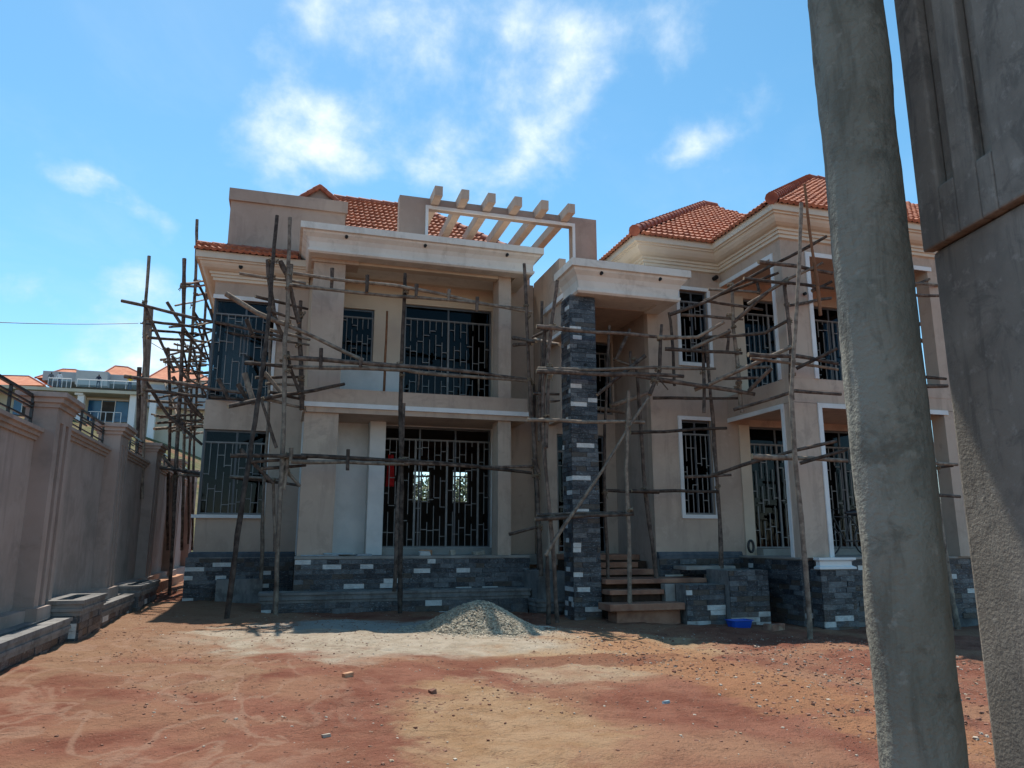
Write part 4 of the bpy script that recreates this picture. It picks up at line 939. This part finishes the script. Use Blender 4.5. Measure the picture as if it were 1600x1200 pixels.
# ------------------------------------------------------------------ foreground post and gate pillar
gz = zg(1.42, 1.5); LZ = 5.0
fp = thing('round_post', (1.42, 1.5, gz), 'rough round concrete post in the right foreground', 'post')
mb = MB(); i0 = 0; NZ, NS = 220, 64; zb, ztop = gz - .3, LZ - .002; rp_ = .0925
for k in range(NZ + 1):
    z = zb + (ztop - zb) * k / NZ
    for j in range(NS):
        a = 2 * math.pi * j / NS; d = noise.fractal(Vector((math.cos(a) * 1.6, math.sin(a) * 1.6, z * 4)), .8, 2.1, 5) * .005 + noise.noise(Vector((math.cos(a), math.sin(a), z * .9))) * .003
        r = rp_ * (1.0 + .022 * (z - 2.0)) + d; mb.v.append((1.42 + .004 + math.cos(a) * r, 1.5 + math.sin(a) * r, z))
for k in range(NZ):
    for j in range(NS): jn = (j + 1) % NS; mb.f.append((k * NS + j, k * NS + jn, (k + 1) * NS + jn, (k + 1) * NS + j)); mb.m.append(0)
mb.f.append(tuple(range(NS))[::-1]); mb.m.append(0); mb.f.append(tuple(NZ * NS + j for j in range(NS))); mb.m.append(0)
mb.build('shaft', M['pole'], fp, smooth=True)
gp = thing('gate_pillar', (1.75, 1.2, gz), 'coarse plastered gate pillar with two vertical grooves at right edge', 'pillar')
GA = math.radians(10.3); gdir = Vector((math.sin(GA), math.cos(GA), 0)); gn = Vector((-gdir.y, gdir.x, 0))          # along the face / outward (left)
gc = yat(1475, 600, 1.52); gc = Vector((gc.x, gc.y, 0))
def gbox(mb, s0, s1, o0, o1, z0, z1):
    """s along the face from the far edge toward the viewer, o outward"""
    i = len(mb.v)
    for z in (z0, z1):
        for s_, o_ in ((s0, o0), (s1, o0), (s1, o1), (s0, o1)):
            p = gc - gdir * s_ + gn * o_; mb.v.append((p.x, p.y, z))
    for f in ((0, 1, 2, 3), (7, 6, 5, 4), (4, 5, 1, 0), (5, 6, 2, 1), (6, 7, 3, 2), (7, 4, 0, 3)): mb.f.append(tuple(i + k for k in f)); mb.m.append(0)
zstep = 2.34
mb = MB(); gbox(mb, .05, .95, -.55, .028, gz - .3, zstep)
o = mb.build('lower_shaft', M['gatep'], gp, bevel=.012)
mb = MB(); gbox(mb, .045, .98, -.58, .018, zstep + .001, LZ - .002)
up = mb.build('upper_shaft', M['gatep'], gp, bevel=.012)
def cutrib(s0, s1, z0, z1):
    mb = MB(); gbox(mb, s0, s1, .0181, .05, z0, z1); mb.build('raised_rib', M['gatep'], gp, bevel=.006)
GE = [(.045, .128), (.186, .263), (.315, .98)]
for a, b_ in GE: cutrib(a, b_, zstep + .001, LZ - .002)
for a, b_, z in ((.1281, .1859, 2.49), (.2631, .3149, 2.49)): cutrib(a, b_, zstep + .001, z)
gl = thing('gate_lintel', (1.6, 1.2, LZ), 'concrete gate lintel slab above the post and pillar', 'lintel')
MB().grid([.9, 1.25, 3.6], [.3, 2.3, 2.82], [LZ, LZ + .22], lambda x, y, z: x < 1.25 and y > 2.3).build('slab', M['pole'], gl)

# ------------------------------------------------------------------ gravel, basin, debris
rr = random.Random(4)
mb = MB(); hc = Vector((3.46, 13.50)); HR = 1.04; HH = .60
def hz(x, y):
    d = math.hypot((x - hc.x) / 1.08, (y - hc.y) / .95) / HR
    d *= 1 + .12 * noise.noise(Vector((x * 1.7, y * 1.7, 5)))
    return HH * max(0, 1.02 - math.sqrt(d * d + .045)) ** 1.12
N = 44
for j in range(N + 1):
    for i in range(N + 1):
        x, y = hc.x - 1.5 + 3.0 * i / N, hc.y - 1.5 + 3.0 * j / N; mb.v.append((x, y, zg(x, y) + hz(x, y) - .02 + .02 * noise.noise(Vector((x * 9, y * 9, 0)))))
for j in range(N):
    for i in range(N): a = j * (N + 1) + i; mb.f.append((a, a + 1, a + N + 2, a + N + 1)); mb.m.append(0)
def pebble(mb, x, y, z, r, rr, mi=0):
    i = len(mb.v); an = rr.uniform(0, 6.28); sx, sy_, sz = rr.uniform(.7, 1.4), rr.uniform(.7, 1.3), rr.uniform(.5, 1)
    for dx, dy, dz in ((1, 0, -.3), (.2, .9, -.3), (-.9, .3, -.3), (-.4, -.9, -.3), (.75, .35, .5), (-.2, .7, .55), (-.6, -.3, .6), (.35, -.65, .5)):
        ux, uy = dx * sx, dy * sy_; mb.v.append((x + r * (ux * math.cos(an) - uy * math.sin(an)), y + r * (ux * math.sin(an) + uy * math.cos(an)), z + r * dz * sz * rr.uniform(.8, 1.2)))
    for f in ((0, 1, 5, 4), (1, 2, 6, 5), (2, 3, 7, 6), (3, 0, 4, 7), (4, 5, 6, 7)): mb.f.append(tuple(i + k for k in f)); mb.m.append(mi)
for k in range(8000):
    a = rr.uniform(0, 6.28); d = HR * math.sqrt(rr.random()) * (1.28 if k % 6 == 0 else 1.0); x, y = hc.x + math.cos(a) * d * 1.08, hc.y + math.sin(a) * d * .95
    pebble(mb, x, y, zg(x, y) + hz(x, y), rr.uniform(.012, .027), rr)
o = mb.build('gravel_heap', M['gravel'], kind='stuff', fix=False); tag(o, 'grey heap of crushed stone gravel on the sunlit earth', 'gravel', kind='stuff')
# loose clods and chips all over the yard
mb = MB()
def inhouse(x, y): return y > 16.7 and x > -.4 or x > 6.2 and y > 13.9 or x < -2.6 or x > 10 and y > 12.8
for k in range(22000):
    t = rr.random(); y = 3.4 + 13 * t ** .8; x = rr.uniform(-2.55, 9.8)
    if inhouse(x, y): continue
    dn = noise.noise(Vector((x * .6, y * .6, 9))) + (.5 if x > 4.4 and y < 12 else -.2)
    if dn < rr.uniform(-.6, .5): continue
    r = rr.choice([.004, .005, .006, .006, .008, .009, .011, .016]) * (1.7 if x > 4.4 and y < 12 else 1.1)
    pebble(mb, x, y, zg(x, y) + r * .05, r, rr, 0 if rr.random() < .86 else 1)
mb.build('earth_clods', [M['clod'], M['hbrick']], fix=False); tag(bpy.data.objects['earth_clods'], 'loose clods and stone chips scattered over the yard', 'rubble', kind='stuff')
def gpt(px, py):
    d = ray(px, py); t = (.1375 - EYE) / (d.z + .025 * d.x); p = Vector((0, 0, EYE)) + d * t; return Vector((p.x, p.y, zg(p.x, p.y)))
def chunk(name, px, py, sx, sy_, sz, mat, label, cat, rot, group=None, seed=0, sink=.25):
    q = gpt(px, py); r2 = random.Random(seed + 77); bm = bmesh.new(); bmesh.ops.create_cube(bm, size=1)
    bmesh.ops.bevel(bm, geom=bm.edges[:], offset=.09, segments=1, affect='EDGES')
    for v in bm.verts: v.co = Vector(((v.co.x + r2.uniform(-.09, .09)) * sx, (v.co.y + r2.uniform(-.09, .09)) * sy_, (v.co.z + r2.uniform(-.07, .07) + .5 - sink) * sz))
    me = bpy.data.meshes.new(name); bm.to_mesh(me); bm.free(); me.materials.append(mat)
    o = bpy.data.objects.new(name, me); COL.objects.link(o); o.location = q; o.rotation_euler = (r2.uniform(-.15, .15), r2.uniform(-.15, .15), rot); return tag(o, label, cat, group)
chunk('brick_fragment', 544, 1058, .11, .07, .06, M['brickm'], 'orange brick fragment on the earth left of centre', 'brick', .5, seed=1)
chunk('stone', 510, 1142, .06, .04, .028, M['hbrick'], 'flat pale stone near the bottom of the picture left of centre', 'stone', .3, seed=2)
chunk('stone', 676, 1086, .06, .06, .05, M['clod'], 'dark clod on the red patch below the gravel heap', 'stone', .4, seed=5)
chunk('rubble_lump', 1210, 985, .35, .22, .14, M['clod'], 'lump of earth and rubble at the foot of the veranda right of the blue basin', 'rubble', .2, seed=10, sink=.2)
chunk('plastic_scrap', 1041, 1097, .10, .05, .03, M['bluedust'], 'tiny pale blue plastic scrap on the red earth', 'scrap', .8, seed=12)
chunk('flat_stone', 845, 980, .45, .2, .03, M['hbrick'], 'flat grey slab scrap lying at the foot of the porch scaffold', 'stone', .15, seed=13)
# basin
q = gpt(1158, 981); ba = thing('basin', (q.x, q.y + .05, q.z), 'shallow bright blue plastic basin on the ground before the stone planter', 'basin')
mb = MB(); hw, hd, hh, tk = .23, .14, .135, .012; flare = .03
def ring(w_, d_, z): return [(q.x + sx * w_ + (0 if cc else -sx * .04), q.y + .05 + sy2 * d_ + (-sy2 * .04 if cc else 0), q.z + z) for sx, sy2, cc in ((-1, -1, 0), (-1, -1, 1), (-1, 1, 1), (-1, 1, 0), (1, 1, 0), (1, 1, 1), (1, -1, 1), (1, -1, 0))]
rings = [ring(hw - flare, hd - flare, 0), ring(hw, hd, hh), ring(hw + .02, hd + .02, hh + .002), ring(hw + .02, hd + .02, hh + .014), ring(hw - tk, hd - tk, hh + .010), ring(hw - flare - tk, hd - flare - tk, tk)]
for r in rings: mb.v += r
for k in range(len(rings) - 1):
    for j in range(8): jn = (j + 1) % 8; mb.f.append((k * 8 + j, k * 8 + jn, (k + 1) * 8 + jn, (k + 1) * 8 + j)); mb.m.append(0)
mb.f.append(tuple(range(8))); mb.m.append(0); mb.f.append(tuple(range(40, 48))); mb.m.append(0)
mb.build('bowl', M['blue'], ba)
# boards and scraps on the terrace edge
for k, (px, w_, d_, h_, rot, mt, lb) in enumerate([(528, .62, .22, .03, .05, 'bluedust', 'pale blue board lying on the terrace edge'), (500, .8, .16, .025, -.1, 'paleboard', 'thin grey board on the left end of the terrace edge'), (568, .35, .15, .04, .3, 'paleboard', 'short pale board right of the blue board on the terrace'),
                                        (545, .5, .2, .025, .2, 'slab', 'dark board tucked behind the blue board on the terrace')]):
    q = yat(px, 866, 17.5 + (.22 if k == 3 else .0) + (.06 if k == 2 else 0)); bm = bmesh.new(); bmesh.ops.create_cube(bm, size=1)
    for v in bm.verts: v.co = Vector((v.co.x * w_, v.co.y * d_, (v.co.z + .5) * h_))
    me = bpy.data.meshes.new('board'); bm.to_mesh(me); bm.free(); me.materials.append(M[mt]); o = bpy.data.objects.new('board', me); COL.objects.link(o)
    o.location = (q.x, q.y, FL1 + .004 + (.032 if k in (0,) else .0)); o.rotation_euler = (0, 0, rot); tag(o, lb, 'board')
for k, (px, sx, sz, mt, lb) in enumerate([(665, .28, .13, 'brickm', 'brown block on the doorstep of the terrace door'), (663, .26, .10, 'skim', 'white block in front of the brown block on the terrace'), (707, .12, .12, 'hbrick', 'small grey stone on the terrace right of the blocks'), (748, .3, .1, 'hbrick', 'rubble pile at the right end of the terrace'), (780, .22, .07, 'clod', 'small dark rubble by the right terrace column')]):
    q = yat(px, 862, 18.0 - .3 * (k == 1)); o = chunk('block', 800, 1000, sx, .15, sz, M[mt], lb, 'block', .1 * k, seed=20 + k, sink=.1); o.location = (q.x, q.y, FL1 + .002)
# red garment hanging by the door
mb = MB(); x0, y0, zt = 2.46, 19.03, 3.70
for i in range(9):
    for j in range(13):
        u, v = i / 8, j / 12; mb.v.append((x0 + (u - .3 * v) * .22 * (.55 + .45 * v), y0 + .03 * math.sin(u * 9 + v * 2), zt - v * .80))
for i in range(8):
    for j in range(12): a = i * 13 + j; mb.f.append((a, a + 1, a + 14, a + 13)); mb.m.append(0)
o = mb.build('hanging_cloth', M['red'], smooth=True, fix=False); md = o.modifiers.new('thick', 'SOLIDIFY'); md.thickness = .008; tag(o, 'red cloth hanging on the bars of the terrace door', 'cloth')
# boot-shaped tyre scrap at the veranda jamb
o = MB(); cs = yat(1174, 862, 15.35)
o.tube([(cs.x + .07 * math.cos(a), cs.y, cs.z + .12 + .13 * math.sin(a)) for a in [k * 2 * math.pi / 14 for k in range(15)]], [.03] * 15, 8)
o = o.build('rubber_loop', M['black'], smooth=True); tag(o, 'black rubber loop leaning by the veranda door jamb', 'rubber loop')
# bicycle on the veranda
bq = yat(1326, 866, 14.2); bi = thing('bicycle', (bq.x, bq.y, FL1), 'black bicycle parked on the right veranda half hidden by the post', 'bicycle')
def circ(cx, cz, r, y, n_=28): return [(cx + r * math.cos(2 * math.pi * k / n_), y, cz + r * math.sin(2 * math.pi * k / n_)) for k in range(n_ + 1)]
wr = .33; wz = FL1 + wr + .012; xa, xb = bq.x - .52, bq.x + .52
for cx in (xa, xb):
    wh = MB().tube(circ(cx, wz, wr, bq.y), [.018] * 29, 8).build('wheel', M['black'], bi, smooth=True)
    sp_ = MB()
    for k in range(10): a = k * math.pi / 5; sp_.tube([(cx, bq.y, wz), (cx + wr * math.cos(a), bq.y, wz + wr * math.sin(a))], [.003, .003], 5)
    sp_.build('spokes', M['grille'], wh)
fr = MB(); bbk = (bq.x - .05, bq.y, wz - .03); se = (bq.x + .13, bq.y, wz + .5); hd_ = (xa + .19, bq.y, wz + .52)
for a, c in ((bbk, se), (bbk, hd_), (se, hd_), (se, (xb, bq.y, wz)), (bbk, (xb, bq.y, wz)), (hd_, (xa, bq.y, wz)), (hd_, (hd_[0] + .02, bq.y, wz + .66))): fr.tube([a, c], [.016, .014], 8)
fr.build('frame', M['black'], bi, smooth=True)
MB().tube([(hd_[0] + .08, bq.y - .28, wz + .70), (hd_[0] + .0, bq.y - .12, wz + .67), (hd_[0] + .0, bq.y + .12, wz + .67), (hd_[0] + .08, bq.y + .28, wz + .70)], [.013] * 4, 8).build('handlebar', M['black'], bi, smooth=True)
MB().tube([(se[0] - .13, bq.y, wz + .60), (se[0] + .02, bq.y, wz + .60), (se[0] + .13, bq.y, wz + .61)], [.03, .06, .085], 8).build('saddle', M['black'], bi, smooth=True)
MB().tube([(se[0], bq.y, wz + .48), (se[0] + .01, bq.y, wz + .58)], [.013, .013], 8).build('seat_post', M['grille'], bi)

# ------------------------------------------------------------------ utility pole and wire
ut = thing('utility_pole', (-4.95, 28, zg(-4.95, 28)), 'tall wooden utility pole beyond the boundary wall', 'utility pole')
p0, p1 = yat(221, 681, 28), yat(235, 480, 28); dd = (p1 - p0).normalized()
MB().tube([p0 - dd * 5.2, p0, p1], [.16, .13, .105], 12).build('shaft', M['wood'], ut, smooth=True)
MB().tube([yat(219, 505, 27.9), yat(236, 507, 27.9)], [.025, .025], 8).build('bracket', M['black'], ut)
mb = MB()
for a, b_, sag in [(yat(-60, 501, 24), yat(216, 505, 27.9), .06)]:
    mb.tube([a.lerp(b_, k / 20) - Vector((0, 0, sag * 4 * (k / 20) * (1 - k / 20))) for k in range(21)], [.012] * 21, 6)
mb.build('wire', M['black'], ut)
MB().tube([yat(237, 536, 28), yat(257, 548, 29), yat(310, 580, 34)], [.011] * 3, 6).build('stay_wire', M['black'], ut)

# ------------------------------------------------------------------ neighbouring villa on the rise
NY = 95.0
NE = thing('villa', (-20, NY, 10), 'distant villa with orange roofs blue windows and white columns on the hillside', 'house')
def nb(name, px0, py0, px1, py1, Y, d, mat, parent=NE, zb=None):
    a, b_ = yat(px0, (py0 + min(py1, 680)) / 2, Y), yat(px1, (py0 + min(py1, 680)) / 2, Y); z0, z1 = sorted((yat(px0, py0, Y).z, yat(px1, py1, Y).z)); z0 = zb if zb is not None else z0
    return bx(name, a.x, b_.x, Y, Y + d, z0, z1, mat, parent)
nb('wall', -40, 607, 222, 760, NY + 1.6, 9, M['nwall'])
dk = nb('balcony_deck', -60, 603, 219, 612, NY - 1.5, 12, M['nwall'])
nb('upper_wall', 66, 579, 262, 604, NY + 4, 6, M['ngrey']); nb('upper_wall', 118, 578, 168, 603, NY + 2.5, 1.4, M['ngrey'])
nb('wing_wall', 224, 592, 345, 760, NY + 1, 9, M['nwall']); nb('wing_wall', 228, 600, 345, 640, NY - .5, 1.4, M['ngrey'])
for a in (118, 200, 232): 
    c = nb('column', a, 617, a + 10, 740, NY - 1, .8, M['ncol']); nb('capital', a - 1.5, 613, a + 11.5, 617, NY - 1.2, 1.2, M['ncol'], c)
for a, t, b_, bt in ((137, 625, 200, 660), (20, 622, 60, 660), (236, 630, 300, 672)):
    f = nb('window', a, t, b_, bt, NY + 1.45, .12, M['bluepane']); n3 = (b_ - a) / 3
    nb('frame', a - 1, t - 1.2, b_ + 1, t, NY + 1.4, .1, M['ncol'], f)
    nb('sash', a + n3, t + 2, a + 2 * n3, bt - 2, NY + 1.41, .03, M['void'], f)
    for k in (1, 2): nb('mullion', a + n3 * k - .6, t, a + n3 * k + .6, bt, NY + 1.37, .03, M['ncol'], f)
def nroof(pts_front, ridge_px, Y, depth):
    a, b_ = yat(*pts_front[0], Y), yat(*pts_front[1], Y); r0_, r1_ = yat(*ridge_px[0], Y + depth / 2), yat(*ridge_px[1], Y + depth / 2)
    c, d_ = Vector((b_.x, b_.y + depth, b_.z)), Vector((a.x, a.y + depth, a.z))
    mb = MB(); mb.quad([a, b_, r1_, r0_]); mb.quad([b_, c, r1_]); mb.quad([c, d_, r0_, r1_]); mb.quad([d_, a, r0_]); mb.quad([a, d_, c, b_]); rf = mb.build('roof', M['ntile'], NE)
    MB().tube([a, r0_, r1_, b_], [.12] * 4, 6).build('ridge_cap', M['ridge'], rf)
nroof(((-90, 600), (70, 602)), ((-40, 586), (45, 588)), NY + 1.5, 9); nroof(((55, 590), (160, 592)), ((98, 577), (118, 578)), NY + 5, 9); nroof(((150, 590), (245, 596)), ((180, 572), (200, 574)), NY + 8, 9); nroof(((224, 594), (350, 604)), ((262, 572), (300, 578)), NY + .5, 12)
for a, b_ in ((76, 112), (121, 216)):
    rg = MB(); p, q = yat(a, 590.5 + (a - 76) * .045, NY - 1.3), yat(b_, 590.5 + (b_ - 76) * .045, NY - 1.3); z0 = yat(a, 604, NY - 1.3).z
    rg.tube([p, q], [.05, .05], 6)
    for k in range(6): t = p.lerp(q, k / 5); rg.tube([t, (t.x, t.y, z0)], [.035, .035], 6)
    rl = rg.build('balcony_rail', M['ncol'], NE)
    g_ = MB(); g_.quad([p, q, (q.x, q.y, z0), (p.x, p.y, z0)]); g_.build('rail_glass', M['railglass'], rl)
nb('rail', 138, 643, 190, 644.5, NY - .6, .1, M['ncol'])
for k in range(5): nb('rail_post', 140 + k * 12, 644.6, 141 + k * 12, 662, NY - .6, .08, M['ncol'])
# people on the roof deck
def person(px, Y, top_m, bot_m, label, helmet=None, lean=0.0, h=1.70):
    a = yat(px, 604 + (px - 76) * .045, Y); x, y, z = a.x, Y, a.z
    root = thing('person', (x, y, z), label, 'person', None)
    J = {'pel': (0, 0, .92), 'wst': (.0, lean * .1, 1.08), 'chs': (0, lean * .25, 1.32), 'nck': (0, lean * .33, 1.47), 'hd0': (0, lean * .36, 1.56), 'hd1': (0, lean * .38, 1.69),
         'shl': (-.18, lean * .27, 1.40), 'ell': (-.27, lean * .2 - .04, 1.14), 'wrl': (-.22, lean * .2 - .2, .98), 'hnl': (-.20, lean * .2 - .26, .92), 'shr': (.18, lean * .27, 1.40), 'elr': (.27, lean * .2 - .02, 1.14), 'wrr': (.24, lean * .2 - .16, .95), 'hnr': (.23, lean * .2 - .2, .88),
         'hpl': (-.10, 0, .88), 'knl': (-.12, -.03, .48), 'anl': (-.13, .02, .07), 'tol': (-.15, -.15, .03), 'hpr': (.10, 0, .88), 'knr': (.12, -.02, .48), 'anr': (.13, .03, .07), 'tor': (.15, -.14, .03)}
    R = {'pel': .15, 'wst': .14, 'chs': .16, 'nck': .06, 'hd0': .085, 'hd1': .085, 'shl': .075, 'shr': .075, 'ell': .05, 'elr': .05, 'wrl': .036, 'wrr': .036, 'hnl': .04, 'hnr': .04, 'hpl': .10, 'hpr': .10, 'knl': .07, 'knr': .07, 'anl': .05, 'anr': .05, 'tol': .04, 'tor': .04}
    E_ = [('pel', 'wst'), ('wst', 'chs'), ('chs', 'nck'), ('nck', 'hd0'), ('hd0', 'hd1')] + [(a_ + s, b_ + s) for s in 'lr' for a_, b_ in (('sh', 'el'), ('el', 'wr'), ('wr', 'hn'), ('hp', 'kn'), ('kn', 'an'), ('an', 'to'))] + [('chs', 'shl'), ('chs', 'shr'), ('pel', 'hpl'), ('pel', 'hpr')]
    ks = list(J); me = bpy.data.meshes.new('body'); me.from_pydata([J[k] for k in ks], [(ks.index(a_), ks.index(b_)) for a_, b_ in E_], [])
    o = bpy.data.objects.new('body', me); COL.objects.link(o); o.parent = root
    o.modifiers.new('skin', 'SKIN'); o.modifiers.new('sub', 'SUBSURF').levels = 1
    for i, k in enumerate(ks): me.skin_vertices[0].data[i].radius = (R[k], R[k] * .8); me.skin_vertices[0].data[i].use_root = k == 'pel'
    m, n, b, pos = base_mat('clothing_%d' % px, .85)
    tc = n.new('ShaderNodeSeparateXYZ', {0: n.new('ShaderNodeTexCoord').outputs['Object']}).outputs[2]
    c = n.mix(n.math('GREATER_THAN', tc, .95), bot_m, top_m); c = n.mix(n.math('GREATER_THAN', tc, 1.49), c, (.09, .05, .035)); n.l.new(c, b.inputs['Base Color'])
    me.materials.append(m)
    if helmet:
        hm = MB().tube([(x, y + lean * .38, z + 1.66), (x, y + lean * .38, z + 1.74), (x, y + lean * .38, z + 1.80)], [.13, .12, .05], 10).build('helmet', M[helmet], root, smooth=True)
    return root
person(78, NY - .2, (.10, .11, .13), (.08, .08, .09), 'person in dark grey at the left end of the distant roof deck')
person(91, NY - .4, (.55, .58, .62), (.02, .03, .09), 'person in pale shirt and blue trousers on the distant roof deck')
person(152.5, NY - .3, (.02, .025, .05), (.02, .025, .05), 'person in dark blue standing mid way along the distant roof deck')
person(202, NY - .3, (.65, .42, .02), (.02, .03, .08), 'person in yellow vest and helmet at the right end of the distant roof deck', helmet='yellow', lean=-.5)

# ------------------------------------------------------------------ trees behind the right end
def tree(x, y, h, label, seed):
    r2 = random.Random(seed); z = zg(x, y); t = thing('tree', (x, y, z), label, 'tree', 'trees behind the house')
    MB().tube([(x, y, z - .2), (x + .1, y, z + h * .3), (x + .05, y + .1, z + h * .55), (x, y, z + h * .8)], [.16, .12, .08, .03], 8).build('trunk', M['wood'], t, smooth=True)
    mb = MB()
    for k in range(2600):
        a, b_ = r2.uniform(0, 6.28), math.acos(r2.uniform(-1, 1)); rad = h * .33 * r2.random() ** .4
        c = Vector((x + rad * math.sin(b_) * math.cos(a), y + rad * math.sin(b_) * math.sin(a), z + h * .68 + rad * .85 * math.cos(b_)))
        if noise.noise(c * .8) < -.12: continue
        s_ = r2.uniform(.06, .13); u = Vector((r2.uniform(-1, 1), r2.uniform(-1, 1), r2.uniform(-1, 1))).normalized() * s_; v = u.orthogonal().normalized() * s_ * .5
        mb.quad([c - u, c + v, c + u, c - v])
    mb.build('crown', M['leaf'], t, fix=False)
tree(4.6, 29, 4.4, 'leafy tree behind the house seen through the left rear window of the hall', 6)
tree(7.2, 29.5, 4.4, 'leafy tree behind the house seen through the right rear window of the hall', 7)
tree(22.5, 19.5, 4.6, 'leafy tree seen through the gap between the post and the gate pillar', 5)
